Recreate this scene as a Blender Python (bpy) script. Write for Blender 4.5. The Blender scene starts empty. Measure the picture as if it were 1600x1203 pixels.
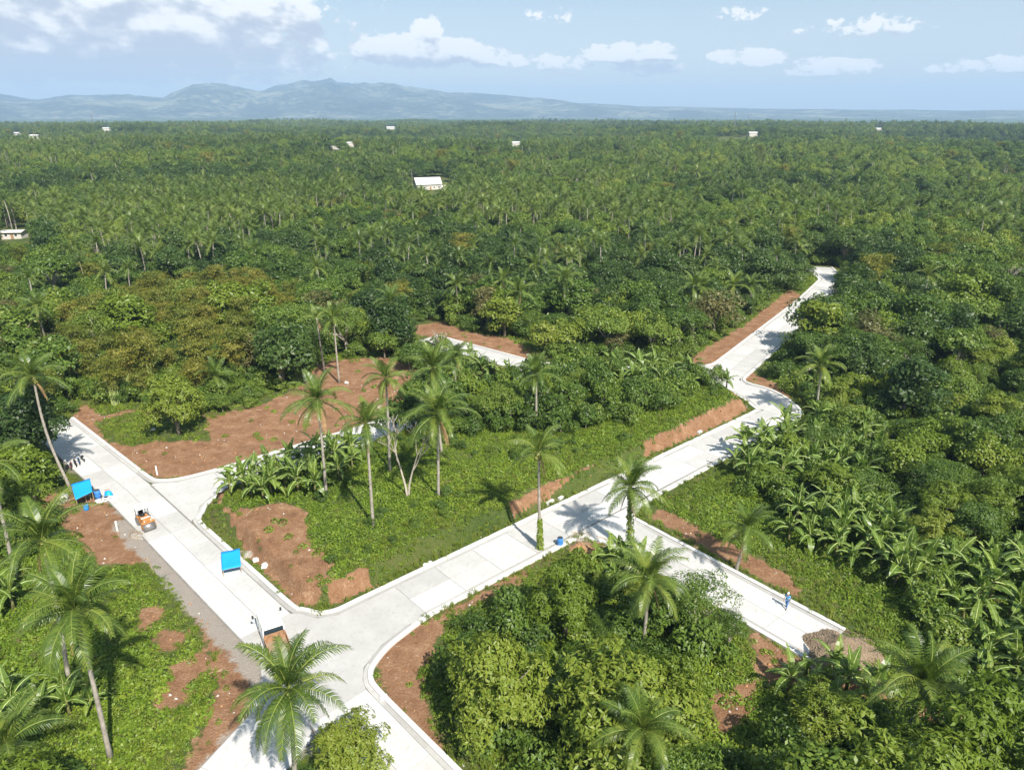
import bpy, bmesh, math, random
import numpy as np
from mathutils import Vector, Matrix

# ------------------------------------------------------------------ camera, sky, sun, exposure
SC = bpy.context.scene
COL = SC.collection
random.seed(7)
rng = np.random.default_rng(11)
F_PX, CAM_H, CX, CY, HORIZON = 1131.0, 45.0, 800.0, 601.5, 172.0
PITCH = math.atan((CY - HORIZON) / F_PX)
SUN_AZ, SUN_EL = math.radians(151), math.radians(47)      # clockwise from +Y

cam_d = bpy.data.cameras.new('camera')
cam_d.sensor_fit = 'HORIZONTAL'
cam_d.sensor_width = 36.0
cam_d.lens = 36.0 * F_PX / 1600.0
cam_d.clip_start = 0.5
cam_d.clip_end = 60000
cam = bpy.data.objects.new('camera', cam_d)
COL.objects.link(cam)
cam.location = (0, 0, CAM_H)
cam.rotation_euler = (math.pi / 2 - PITCH, 0, 0)
SC.camera = cam

SC.view_settings.view_transform = 'Standard'
SC.view_settings.look = 'None'
SC.view_settings.exposure = 1.0
SC.view_settings.gamma = 1.0
SC.render.engine = 'CYCLES'
SC.cycles.use_denoising = True
SC.cycles.max_bounces = 6
SC.cycles.diffuse_bounces = 3
SC.cycles.transmission_bounces = 4
SC.cycles.volume_bounces = 0
SC.cycles.transparent_max_bounces = 6
SC.cycles.caustics_reflective = False
SC.cycles.caustics_refractive = False

sun_d = bpy.data.lights.new('sun', 'SUN')
sun_d.energy = 4.5
sun_d.angle = math.radians(0.53)
sun_d.color = (1.0, 0.95, 0.87)
sun = bpy.data.objects.new('sun', sun_d)
COL.objects.link(sun)
sdir = Vector((math.sin(SUN_AZ) * math.cos(SUN_EL), math.cos(SUN_AZ) * math.cos(SUN_EL), math.sin(SUN_EL)))
sun.rotation_euler = sdir.to_track_quat('Z', 'Y').to_euler()
sun.location = (60, -60, 120)


def ray(px, py):
    u, v = (px - CX) / F_PX, (py - CY) / F_PX
    return np.array([u, math.cos(PITCH) - v * math.sin(PITCH), -math.sin(PITCH) - v * math.cos(PITCH)])


def G(px, py, z=0.0):
    d = ray(px, py)
    t = (z - CAM_H) / d[2]
    return np.array([d[0] * t, d[1] * t])


def project(x, y, z):
    x, y, z = np.asarray(x, float), np.asarray(y, float), np.asarray(z, float) - CAM_H
    dep = y * math.cos(PITCH) - z * math.sin(PITCH)
    up = y * math.sin(PITCH) + z * math.cos(PITCH)
    dep = np.maximum(dep, 0.5)
    return CX + F_PX * x / dep, CY - F_PX * up / dep, dep


# ------------------------------------------------------------------ node helpers
def N(nt, kind, **kw):
    n = nt.nodes.new(kind)
    for k, v in kw.items():
        setattr(n, k, v)
    return n


def math_n(nt, op, a, b=None, c=None, clamp=False):
    n = nt.nodes.new('ShaderNodeMath')
    n.operation = op
    n.use_clamp = clamp
    for i, s in enumerate((a, b, c)):
        if s is None:
            continue
        if isinstance(s, (int, float)):
            n.inputs[i].default_value = s
        else:
            nt.links.new(s, n.inputs[i])
    return n.outputs[0]


def mix_col(nt, fac, a, b, blend='MIX'):
    n = nt.nodes.new('ShaderNodeMix')
    n.data_type = 'RGBA'
    n.blend_type = blend
    for s, v in ((n.inputs[0], fac), (n.inputs[6], a), (n.inputs[7], b)):
        if isinstance(v, (int, float)):
            s.default_value = v
        elif isinstance(v, tuple):
            s.default_value = v if len(v) == 4 else v + (1.0,)
        else:
            nt.links.new(v, s)
    return n.outputs[2]


def noise_n(nt, vec, scale, detail=4.0, rough=0.55, dim='3D'):
    n = nt.nodes.new('ShaderNodeTexNoise')
    n.noise_dimensions = dim
    n.inputs['Scale'].default_value = scale
    n.inputs['Detail'].default_value = detail
    n.inputs['Roughness'].default_value = rough
    if vec is not None:
        nt.links.new(vec, n.inputs['Vector'])
    return n.outputs[0]


def ramp_n(nt, fac, stops, interp='LINEAR'):
    n = nt.nodes.new('ShaderNodeValToRGB')
    cr = n.color_ramp
    cr.interpolation = interp
    while len(cr.elements) < len(stops):
        cr.elements.new(0.5)
    for e, (p, c) in zip(cr.elements, stops):
        e.position = p
        e.color = c if len(c) == 4 else tuple(c) + (1.0,)
    nt.links.new(fac, n.inputs[0])
    return n.outputs[0]


def smooth_n(nt, val, lo, hi):
    n = nt.nodes.new('ShaderNodeMapRange')
    n.interpolation_type = 'SMOOTHSTEP'
    n.inputs[1].default_value = lo
    n.inputs[2].default_value = hi
    nt.links.new(val, n.inputs[0])
    return n.outputs[0]


# ------------------------------------------------------------------ world: sky with cumulus clouds
def build_world():
    w = bpy.data.worlds.new('World')
    SC.world = w
    w.use_nodes = True
    nt = w.node_tree
    nt.nodes.clear()
    out = N(nt, 'ShaderNodeOutputWorld')
    bg = N(nt, 'ShaderNodeBackground')
    bg.inputs['Strength'].default_value = 0.075
    sky = N(nt, 'ShaderNodeTexSky', sky_type='NISHITA', sun_disc=False)
    sky.sun_elevation = SUN_EL
    sky.sun_rotation = SUN_AZ
    sky.altitude = 100
    sky.air_density = 1.0
    sky.dust_density = 1.5
    sky.ozone_density = 1.0
    tc = N(nt, 'ShaderNodeTexCoord')
    sep = N(nt, 'ShaderNodeSeparateXYZ')
    nt.links.new(tc.outputs['Generated'], sep.inputs[0])
    az = math_n(nt, 'ARCTAN2', sep.outputs[0], sep.outputs[1])
    el = math_n(nt, 'ARCSINE', sep.outputs[2])
    # cumulus banks: centre given as direction, size in radians
    clouds = [(-40, 10, 330, 62, 1.0), (110, 40, 240, 46, 1.0), (70, 88, 300, 30, 0.66), (260, 45, 95, 34, 0.75), (330, 55, 100, 30, 0.75), (405, 62, 60, 22, 0.55),
              (180, 85, 260, 30, 0.65), (497, 72, 20, 13, 0.5), (655, 80, 85, 20, 0.72), (668, 58, 22, 24, 0.66), (735, 88, 60, 13, 0.5),
              (790, 95, 50, 9, 0.5), (880, 98, 40, 13, 0.45), (985, 84, 68, 13, 0.62), (1000, 108, 60, 10, 0.42), (1030, 78, 26, 10, 0.55),
              (1180, 92, 42, 12, 0.6), (1140, 90, 26, 9, 0.5), (1285, 105, 60, 12, 0.52), (1475, 107, 26, 6, 0.42), (1575, 100, 50, 10, 0.52),
              (1340, 42, 70, 14, 0.36), (870, 25, 50, 12, 0.28), (1150, 22, 60, 10, 0.26)]

    def field(de):
        elo = math_n(nt, 'ADD', el, de)
        v = N(nt, 'ShaderNodeCombineXYZ')
        nt.links.new(math_n(nt, 'MULTIPLY', az, 1.0), v.inputs[0])
        nt.links.new(math_n(nt, 'MULTIPLY', elo, 1.5), v.inputs[1])
        n1 = noise_n(nt, v.outputs[0], 34.0, 7.0, 0.58)
        n0 = noise_n(nt, v.outputs[0], 3.2, 2.0, 0.5)
        tot = math_n(nt, 'MULTIPLY', smooth_n(nt, n0, 0.56, 0.78), 0.45)
        for (px, py, sx, sy, k) in clouds:
            d = ray(px, py)
            a0 = math.atan2(d[0], d[1])
            e0 = math.atan2(d[2], math.hypot(d[0], d[1]))
            da = math_n(nt, 'MULTIPLY', math_n(nt, 'SUBTRACT', az, a0), F_PX / (sx * 1.05))
            dd = math_n(nt, 'MULTIPLY', math_n(nt, 'SUBTRACT', elo, e0), F_PX / (sy * 1.05))
            r2 = math_n(nt, 'ADD', math_n(nt, 'MULTIPLY', da, da), math_n(nt, 'MULTIPLY', dd, dd))
            g = math_n(nt, 'EXPONENT', math_n(nt, 'MULTIPLY', math_n(nt, 'MULTIPLY', r2, r2), -0.55))
            tot = math_n(nt, 'MAXIMUM', tot, math_n(nt, 'MULTIPLY', g, k))
        n2 = noise_n(nt, v.outputs[0], 105.0, 5.0, 0.6)
        f = math_n(nt, 'ADD', tot, math_n(nt, 'MULTIPLY', math_n(nt, 'SUBTRACT', n1, 0.5), 1.25))
        low = math_n(nt, 'ADD', tot, math_n(nt, 'MULTIPLY', math_n(nt, 'SUBTRACT', noise_n(nt, v.outputs[0], 26.0, 3.0, 0.5), 0.5), 0.9))
        return math_n(nt, 'ADD', f, math_n(nt, 'MULTIPLY', math_n(nt, 'SUBTRACT', n2, 0.5), 0.75)), low

    f0, l0 = field(0.0)
    f1, l1 = field(0.018)
    dens = smooth_n(nt, f0, 0.27, 0.44)
    lit = smooth_n(nt, math_n(nt, 'ADD', math_n(nt, 'SUBTRACT', l0, l1), math_n(nt, 'MULTIPLY', math_n(nt, 'SUBTRACT', f0, f1), 0.25)), -0.14, 0.26)
    col = ramp_n(nt, lit, [(0.0, (3.9, 4.2, 5.0)), (0.4, (5.1, 5.3, 5.8)), (1.0, (7.8, 7.7, 7.6))])
    above = smooth_n(nt, el, -0.005, 0.03)
    fac = math_n(nt, 'MULTIPLY', math_n(nt, 'MULTIPLY', dens, 0.9), above)
    # thin milky veil over the whole sky
    veil = ramp_n(nt, smooth_n(nt, el, 0.0, 0.35), [(0.0, (5.6, 6.1, 6.5)), (0.35, (3.5, 4.5, 5.4)), (1.0, (2.5, 3.7, 4.9))])
    skyc = mix_col(nt, 0.60, sky.outputs[0], veil)
    c = mix_col(nt, fac, skyc, col)
    nt.links.new(c, bg.inputs['Color'])
    nt.links.new(bg.outputs[0], out.inputs['Surface'])


build_world()


# ------------------------------------------------------------------ numpy noise and geometry helpers
_perm = rng.random((257, 257))
_perm[256] = _perm[0]
_perm[:, 256] = _perm[:, 0]


def vnoise(x, y):
    x, y = np.asarray(x, float), np.asarray(y, float)
    xi, yi = np.floor(x), np.floor(y)
    fx, fy = x - xi, y - yi
    xi, yi = xi.astype(int) % 256, yi.astype(int) % 256
    fx, fy = fx * fx * (3 - 2 * fx), fy * fy * (3 - 2 * fy)
    a = _perm[xi, yi] * (1 - fx) + _perm[xi + 1, yi] * fx
    b = _perm[xi, yi + 1] * (1 - fx) + _perm[xi + 1, yi + 1] * fx
    return a * (1 - fy) + b * fy


def fbm(x, y, scale, octs=4):
    s, a, t = 0.0, 0.5, 0.0
    for i in range(octs):
        s = s + a * vnoise(np.asarray(x) / scale * 2 ** i + 17.3 * i, np.asarray(y) / scale * 2 ** i + 5.1 * i)
        t += a
        a *= 0.5
    return s / t


def sstep(lo, hi, v):
    t = np.clip((np.asarray(v, float) - lo) / (hi - lo), 0, 1)
    return t * t * (3 - 2 * t)


def inside(poly, x, y):
    x, y = np.asarray(x, float), np.asarray(y, float)
    c = np.zeros(x.shape, bool)
    n = len(poly)
    for i in range(n):
        x0, y0 = poly[i]
        x1, y1 = poly[(i + 1) % n]
        if y0 == y1:
            continue
        m = ((y0 > y) != (y1 > y)) & (x < (x1 - x0) * (y - y0) / (y1 - y0) + x0)
        c ^= m
    return c


def seg_dist(poly, x, y, closed=True):
    x, y = np.asarray(x, float), np.asarray(y, float)
    d = np.full(x.shape, 1e9)
    n = len(poly)
    for i in range(n if closed else n - 1):
        x0, y0 = poly[i]
        x1, y1 = poly[(i + 1) % n]
        ex, ey = x1 - x0, y1 - y0
        l2 = ex * ex + ey * ey + 1e-9
        t = np.clip(((x - x0) * ex + (y - y0) * ey) / l2, 0, 1)
        d = np.minimum(d, np.hypot(x - x0 - t * ex, y - y0 - t * ey))
    return d


def signed(poly, x, y):                  # positive inside
    d = seg_dist(poly, x, y)
    return np.where(inside(poly, x, y), d, -d)


# ------------------------------------------------------------------ mesh helpers
def mesh_np(name, verts, faces, mats=None, mat_idx=None, smooth=False):
    """verts (n,3); faces: (m,k) array or list of such arrays"""
    me = bpy.data.meshes.new(name)
    verts = np.asarray(verts, np.float32)
    fl = faces if isinstance(faces, list) else [faces]
    fl = [np.asarray(f, np.int32) for f in fl if len(f)]
    me.vertices.add(len(verts))
    me.vertices.foreach_set('co', verts.ravel())
    loops = np.concatenate([f.ravel() for f in fl])
    sizes = np.concatenate([np.full(len(f), f.shape[1], np.int32) for f in fl])
    starts = np.concatenate([[0], np.cumsum(sizes)[:-1]]).astype(np.int32)
    me.loops.add(len(loops))
    me.loops.foreach_set('vertex_index', loops)
    me.polygons.add(len(sizes))
    me.polygons.foreach_set('loop_start', starts)
    me.polygons.foreach_set('loop_total', sizes)
    if mat_idx is not None:
        me.polygons.foreach_set('material_index', np.asarray(mat_idx, np.int32))
    if smooth:
        me.polygons.foreach_set('use_smooth', np.ones(len(sizes), bool))
    for m in (mats or []):
        me.materials.append(m)
    me.update(calc_edges=True)
    return me


class MB:
    """collects boxes, tubes and loose polygons for one mesh"""

    def __init__(self):
        self.v, self.f, self.m = [], [], []

    def add(self, vs, fs, m=0):
        o = len(self.v)
        self.v += [tuple(map(float, p)) for p in vs]
        for f in fs:
            self.f.append([o + i for i in f])
            self.m.append(m)
        return self

    def box(self, c, s, rz=0.0, m=0, taper=1.0, rx=0.0):
        R = Matrix.Rotation(rz, 3, 'Z') @ Matrix.Rotation(rx, 3, 'X')
        pts = []
        for k in (-1, 1):
            q = taper if k == 1 else 1.0
            for a, b in ((-1, -1), (1, -1), (1, 1), (-1, 1)):
                p = R @ Vector((a * s[0] / 2 * q, b * s[1] / 2 * q, k * s[2] / 2))
                pts.append((c[0] + p.x, c[1] + p.y, c[2] + p.z))
        return self.add(pts, [(3, 2, 1, 0), (4, 5, 6, 7), (0, 1, 5, 4), (1, 2, 6, 5), (2, 3, 7, 6), (3, 0, 4, 7)], m)

    def tube(self, path, radii, n=8, m=0, cap=True):
        path = [Vector(p) for p in path]
        rings = []
        for i, p in enumerate(path):
            d = (path[min(i + 1, len(path) - 1)] - path[max(i - 1, 0)]).normalized()
            a = d.cross(Vector((0, 0, 1)) if abs(d.z) < 0.95 else Vector((1, 0, 0))).normalized()
            b = d.cross(a)
            r = radii[i] if isinstance(radii, (list, tuple)) else radii
            rings.append([p + a * (r * math.cos(2 * math.pi * k / n)) + b * (r * math.sin(2 * math.pi * k / n)) for k in range(n)])
        vs = [q for rg in rings for q in rg]
        fs = []
        for i in range(len(rings) - 1):
            for k in range(n):
                fs.append((i * n + k, i * n + (k + 1) % n, (i + 1) * n + (k + 1) % n, (i + 1) * n + k))
        if cap:
            fs.append(tuple(range(n))[::-1])
            fs.append(tuple((len(rings) - 1) * n + k for k in range(n)))
        return self.add(vs, fs, m)

    def prism(self, poly, z0, z1, m=0):
        n = len(poly)
        a = sum(poly[i][0] * poly[(i + 1) % n][1] - poly[(i + 1) % n][0] * poly[i][1] for i in range(n))
        if a < 0:
            poly = poly[::-1]
        vs = [(p[0], p[1], z0) for p in poly] + [(p[0], p[1], z1) for p in poly]
        fs = [tuple(range(n))[::-1], tuple(range(n, 2 * n))]
        fs += [(i, (i + 1) % n, n + (i + 1) % n, n + i) for i in range(n)]
        return self.add(vs, fs, m)

    def mesh(self, name, mats, smooth=False):
        me = bpy.data.meshes.new(name)
        me.from_pydata(self.v, [], self.f)
        for mt in (mats if isinstance(mats, (list, tuple)) else [mats]):
            me.materials.append(mt)
        me.polygons.foreach_set('material_index', np.array(self.m, np.int32))
        if smooth:
            me.polygons.foreach_set('use_smooth', np.ones(len(self.f), bool))
        me.update()
        return me

    def build(self, name, mats, parent=None, smooth=False, loc=None, bevel=0.0):
        o = obj(name, self.mesh(name, mats, smooth), parent, loc)
        if bevel:
            b = o.modifiers.new('bevel', 'BEVEL')
            b.width = bevel
            b.segments = 2
        return o


def obj(name, me, parent=None, loc=None, rz=0.0, scale=None):
    o = bpy.data.objects.new(name, me)
    COL.objects.link(o)
    if parent is not None:
        o.parent = parent
    if loc is not None:
        o.location = loc
    if rz:
        o.rotation_euler = (0, 0, rz)
    if scale is not None:
        o.scale = scale if isinstance(scale, (tuple, list)) else (scale,) * 3
    return o


def tag(o, label=None, cat=None, group=None, kind=None):
    if label:
        o['label'] = label
    if cat:
        o['category'] = cat
    if group:
        o['group'] = group
    if kind:
        o['kind'] = kind
    return o


def thing(name, label, cat, loc=(0, 0, 0), rz=0.0, group=None):
    return tag(obj(name, None, None, loc, rz), label, cat, group)


# ------------------------------------------------------------------ materials
def new_mat(name):
    m = bpy.data.materials.new(name)
    m.use_nodes = True
    nt = m.node_tree
    return m, nt, nt.nodes['Principled BSDF'], nt.nodes['Material Output']


def plain(name, col, rough=0.7, metal=0.0, vary=0.12, scale=3.0, spec=0.3):
    m, nt, b, out = new_mat(name)
    tc = N(nt, 'ShaderNodeTexCoord')
    n = noise_n(nt, tc.outputs['Object'], scale, 5)
    dark = tuple(c * (1 - vary) for c in col)
    lite = tuple(min(1, c * (1 + vary)) for c in col)
    nt.links.new(ramp_n(nt, n, [(0.3, dark), (0.7, lite)]), b.inputs['Base Color'])
    b.inputs['Roughness'].default_value = rough
    b.inputs['Metallic'].default_value = metal
    b.inputs['Specular IOR Level'].default_value = spec
    return m


def leaf_mat(name, stops, patch=0.35, trans=0.35, rough=0.45, island=0.5):
    """leaf colour varies by plant (object random + place) and by leaf (island random)"""
    m, nt, b, out = new_mat(name)
    oi = N(nt, 'ShaderNodeObjectInfo')
    ge = N(nt, 'ShaderNodeNewGeometry')
    pn = math_n(nt, 'ADD', math_n(nt, 'MULTIPLY', noise_n(nt, oi.outputs['Location'], 0.022, 2.0, 0.5), 0.55), math_n(nt, 'MULTIPLY', noise_n(nt, oi.outputs['Location'], 0.0045, 2.0, 0.5), 0.45))
    v = math_n(nt, 'ADD', math_n(nt, 'MULTIPLY', oi.outputs['Random'], 1 - patch),
               math_n(nt, 'MULTIPLY', math_n(nt, 'SUBTRACT', math_n(nt, 'MULTIPLY', pn, 2.2), 0.6), patch))
    v = math_n(nt, 'ADD', v, math_n(nt, 'MULTIPLY', math_n(nt, 'SUBTRACT', ge.outputs['Random Per Island'], 0.5), island), clamp=True)
    stops = [(p, (c[0] * 1.24, c[1] * 1.08, c[2] * 0.95)) for p, c in stops]
    col = ramp_n(nt, v, stops)
    nt.links.new(col, b.inputs['Base Color'])
    b.inputs['Roughness'].default_value = rough
    b.inputs['Specular IOR Level'].default_value = 0.35
    tr = N(nt, 'ShaderNodeBsdfTranslucent')
    tcol = mix_col(nt, 0.5, col, (0.16, 0.26, 0.02))
    nt.links.new(tcol, tr.inputs['Color'])
    mx = N(nt, 'ShaderNodeMixShader')
    mx.inputs[0].default_value = trans
    nt.links.new(b.outputs[0], mx.inputs[1])
    nt.links.new(tr.outputs[0], mx.inputs[2])
    nt.links.new(mx.outputs[0], out.inputs['Surface'])
    return m


M = {}
M['leaf'] = leaf_mat('broad_leaf', [(0.0, (0.040, 0.082, 0.018)), (0.35, (0.070, 0.138, 0.024)), (0.7, (0.112, 0.195, 0.030)), (1.0, (0.175, 0.245, 0.042))])
M['leaf_bright'] = leaf_mat('bright_leaf', [(0.0, (0.10, 0.175, 0.020)), (0.5, (0.150, 0.235, 0.030)), (1.0, (0.225, 0.285, 0.05))], trans=0.4)
M['leaf_dark'] = leaf_mat('dark_leaf', [(0.0, (0.028, 0.062, 0.017)), (0.5, (0.048, 0.098, 0.024)), (1.0, (0.085, 0.145, 0.035))])
M['leaf_olive'] = leaf_mat('olive_leaf', [(0.0, (0.07, 0.085, 0.03)), (0.5, (0.115, 0.125, 0.045)), (1.0, (0.17, 0.17, 0.07))])
M['bamboo_leaf'] = leaf_mat('bamboo_leaf', [(0.0, (0.105, 0.15, 0.024)), (0.5, (0.165, 0.195, 0.032)), (1.0, (0.225, 0.225, 0.045))], patch=.15)
M['palm_leaf'] = leaf_mat('palm_leaf', [(0.0, (0.050, 0.098, 0.022)), (0.5, (0.088, 0.155, 0.028)), (1.0, (0.165, 0.225, 0.045))], island=0.5, rough=0.35)
M['palm_rib'] = plain('palm_rib', (0.20, 0.24, 0.05), 0.5)
M['dry_leaf'] = plain('dry_frond', (0.30, 0.19, 0.09), 0.8, vary=0.3)
M['banana_leaf'] = leaf_mat('banana_leaf', [(0.0, (0.065, 0.13, 0.024)), (0.5, (0.105, 0.19, 0.032)), (1.0, (0.18, 0.265, 0.05))], island=0.15, rough=0.32, trans=0.4)
M['banana_rib'] = plain('banana_rib', (0.30, 0.36, 0.12), 0.5)
M['banana_stem'] = plain('banana_stem', (0.16, 0.15, 0.06), 0.6, vary=0.4)
M['vine_leaf'] = leaf_mat('vine_leaf', [(0.0, (0.075, 0.150, 0.016)), (0.5, (0.145, 0.245, 0.026)), (1.0, (0.235, 0.32, 0.04))], patch=0.6, trans=0.38)
M['grass_leaf'] = leaf_mat('grass_leaf', [(0.0, (0.09, 0.15, 0.022)), (0.6, (0.155, 0.225, 0.034)), (1.0, (0.25, 0.25, 0.07))], patch=0.6, trans=0.3)
M['bark'] = plain('bark', (0.20, 0.165, 0.125), 0.9, vary=0.35, scale=6)
M['pale_bark'] = plain('pale_bark', (0.40, 0.35, 0.28), 0.85, vary=0.3, scale=5)
M['nut'] = plain('coconut_husk', (0.20, 0.21, 0.05), 0.5, vary=0.4)


def trunk_mat():
    m, nt, b, out = new_mat('palm_trunk')
    tc = N(nt, 'ShaderNodeTexCoord')
    w = N(nt, 'ShaderNodeTexWave', wave_type='BANDS', bands_direction='Z')
    w.inputs['Scale'].default_value = 2.4
    w.inputs['Distortion'].default_value = 2.0
    nt.links.new(tc.outputs['Object'], w.inputs['Vector'])
    n = noise_n(nt, tc.outputs['Object'], 2.5, 5)
    c1 = ramp_n(nt, n, [(0.3, (0.22, 0.19, 0.15)), (0.7, (0.43, 0.39, 0.33))])
    c = mix_col(nt, math_n(nt, 'MULTIPLY', w.outputs['Fac'], 0.35), c1, (0.16, 0.13, 0.10))
    nt.links.new(c, b.inputs['Base Color'])
    b.inputs['Roughness'].default_value = 0.9
    return m


M['palm_trunk'] = trunk_mat()


def concrete_mat(name, lo, hi, stain=0.35):
    m, nt, b, out = new_mat(name)
    tc = N(nt, 'ShaderNodeTexCoord')
    oi = N(nt, 'ShaderNodeObjectInfo')
    p = tc.outputs['Object']
    n1 = noise_n(nt, p, 0.35, 5, 0.6)
    n2 = noise_n(nt, p, 2.2, 6, 0.65)
    n3 = noise_n(nt, p, 14, 3, 0.6)
    base = ramp_n(nt, math_n(nt, 'ADD', math_n(nt, 'MULTIPLY', n1, 0.6), math_n(nt, 'MULTIPLY', oi.outputs['Random'], 0.4)), [(0.25, lo), (0.7, hi)])
    st = math_n(nt, 'MULTIPLY', smooth_n(nt, n2, 0.50, 0.72), stain)
    c = mix_col(nt, st, base, (0.29, 0.27, 0.235))
    c = mix_col(nt, math_n(nt, 'MULTIPLY', smooth_n(nt, n3, 0.45, 0.75), 0.15), c, (0.36, 0.34, 0.31))
    nt.links.new(c, b.inputs['Base Color'])
    b.inputs['Roughness'].default_value = 0.85
    bp = N(nt, 'ShaderNodeBump')
    bp.inputs['Strength'].default_value = 0.25
    bp.inputs['Distance'].default_value = 0.02
    nt.links.new(n3, bp.inputs['Height'])
    nt.links.new(bp.outputs[0], b.inputs['Normal'])
    return m


M['slab'] = concrete_mat('concrete_slab', (0.37, 0.358, 0.335), (0.53, 0.517, 0.49), 0.45)
M['kerb'] = concrete_mat('concrete_kerb', (0.50, 0.487, 0.46), (0.57, 0.555, 0.53), 0.2)
M['gutter'] = concrete_mat('concrete_gutter', (0.28, 0.268, 0.248), (0.43, 0.418, 0.39), 0.7)
M['joint'] = plain('slab_joint', (0.22, 0.205, 0.185), 0.95, vary=0.2, scale=1.0)


def ground_mat():
    m, nt, b, out = new_mat('earth_and_undergrowth')
    tc = N(nt, 'ShaderNodeTexCoord')
    p = tc.outputs['Object']
    att = N(nt, 'ShaderNodeAttribute', attribute_name='soil')
    gat = N(nt, 'ShaderNodeAttribute', attribute_name='gravel')
    n0 = noise_n(nt, p, 0.12, 5, 0.6)
    n1 = noise_n(nt, p, 0.55, 8, 0.68)
    n2 = noise_n(nt, p, 5.0, 5, 0.65)
    n3 = noise_n(nt, p, 22.0, 3, 0.6)
    soil = ramp_n(nt, math_n(nt, 'ADD', math_n(nt, 'MULTIPLY', n1, 0.55), math_n(nt, 'MULTIPLY', n2, 0.45)),
                  [(0.32, (0.105, 0.054, 0.029)), (0.44, (0.205, 0.105, 0.054)), (0.55, (0.275, 0.155, 0.085)), (0.66, (0.40, 0.265, 0.165))])
    green = ramp_n(nt, math_n(nt, 'ADD', math_n(nt, 'MULTIPLY', n0, 0.5), math_n(nt, 'MULTIPLY', n2, 0.5)),
                   [(0.35, (0.030, 0.052, 0.012)), (0.48, (0.070, 0.098, 0.022)), (0.58, (0.115, 0.110, 0.036)), (0.70, (0.17, 0.125, 0.06))])
    grav = ramp_n(nt, n3, [(0.3, (0.19, 0.17, 0.14)), (0.55, (0.33, 0.30, 0.26)), (0.75, (0.52, 0.49, 0.45))])
    s = smooth_n(nt, math_n(nt, 'ADD', att.outputs['Fac'], math_n(nt, 'MULTIPLY', math_n(nt, 'SUBTRACT', n1, 0.5), 1.9)), 0.40, 0.60)
    g = smooth_n(nt, math_n(nt, 'ADD', gat.outputs['Fac'], math_n(nt, 'MULTIPLY', math_n(nt, 'SUBTRACT', n1, 0.5), 2.2)), 0.45, 0.85)
    c = mix_col(nt, s, green, soil)
    c = mix_col(nt, math_n(nt, 'MULTIPLY', g, 0.85), c, grav)
    nt.links.new(c, b.inputs['Base Color'])
    b.inputs['Roughness'].default_value = 0.95
    b.inputs['Specular IOR Level'].default_value = 0.15
    bp = N(nt, 'ShaderNodeBump')
    bp.inputs['Strength'].default_value = 0.8
    bp.inputs['Distance'].default_value = 0.22
    nt.links.new(math_n(nt, 'ADD', n2, math_n(nt, 'MULTIPLY', n3, 0.4)), bp.inputs['Height'])
    nt.links.new(bp.outputs[0], b.inputs['Normal'])
    return m


M['ground'] = ground_mat()

# ------------------------------------------------------------------ road plan (metres on the ground)
dA, nA = np.array([0.705, -0.709]), np.array([0.709, 0.705])       # road A runs along dA
dC, nC = np.array([0.749, 0.661]), np.array([-0.661, 0.749])       # roads B and C run along dC
dD, nD = np.array([0.643, -0.766]), np.array([0.766, 0.643])       # road D


def fr(d, n, s, t):
    return tuple(d * s / (d @ d) + n * t / (n @ n))


A_ = lambda s, t: fr(dA, nA, s, t)
C_ = lambda s, t: fr(dC, nC, s, t)
D_ = lambda s, t: fr(dD, nD, s, t)


def lerp(a, b, t):
    return tuple(np.asarray(a) * (1 - t) + np.asarray(b) * t)


ROADS = []          # outer outlines, used for the ground level and for keeping plants off
ROAD_SLABS = []     # polygons
ROAD_KERBS = []     # polylines (road-side edge)


def strip(L, R, lanes=2, panel=4.5, jit=0.0):
    """slabs between a left and a right edge (two points each)"""
    L, R = [np.array(p) for p in L], [np.array(p) for p in R]
    ln = np.linalg.norm(L[1] - L[0])
    k = max(1, round(ln / panel))
    for i in range(k):
        for j in range(lanes):
            q = [lerp(lerp(L[0], R[0], (j + a) / lanes), lerp(L[1], R[1], (j + a) / lanes), (i + b) / k) for a, b in ((0, 0), (1, 0), (1, 1), (0, 1))]
            ROAD_SLABS.append(q)
    ROADS.append([tuple(L[0]), tuple(L[1]), tuple(R[1]), tuple(R[0])])


KW = 0.45     # kerb width, GW gutter width
GW = 0.40
# road A : upper leg, straight, then past the crossing
strip([A_(-122, 18.6), A_(-91, 19.9)], [A_(-122, 23.9), A_(-91, 25.1)])
strip([A_(-91, 19.95), A_(-55.3, 20.1)], [A_(-91, 25.0), A_(-55.3, 25.1)], panel=4.6)
strip([A_(-42.0, 19.5), A_(-20, 18.6)], [A_(-42.0, 24.7), A_(-20, 23.9)])
# road B
strip([C_(27, 90.2), C_(92, 89.2)], [C_(27, 84.9), C_(92, 84.0)])
# road C
strip([C_(31.5, 53.5), C_(101, 53.5)], [C_(31.5, 48.3), C_(101, 48.6)], panel=4.8)
# road D
strip([D_(-46.5, 58.0), D_(-22.0, 58.0)], [D_(-46.5, 53.1), D_(-22.0, 53.1)])
# road E (branch from the crossing)
strip([(-20.9, 44.4), (-26.5, 30.0)], [(-15.3, 42.2), (-21.0, 28.0)])
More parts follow.
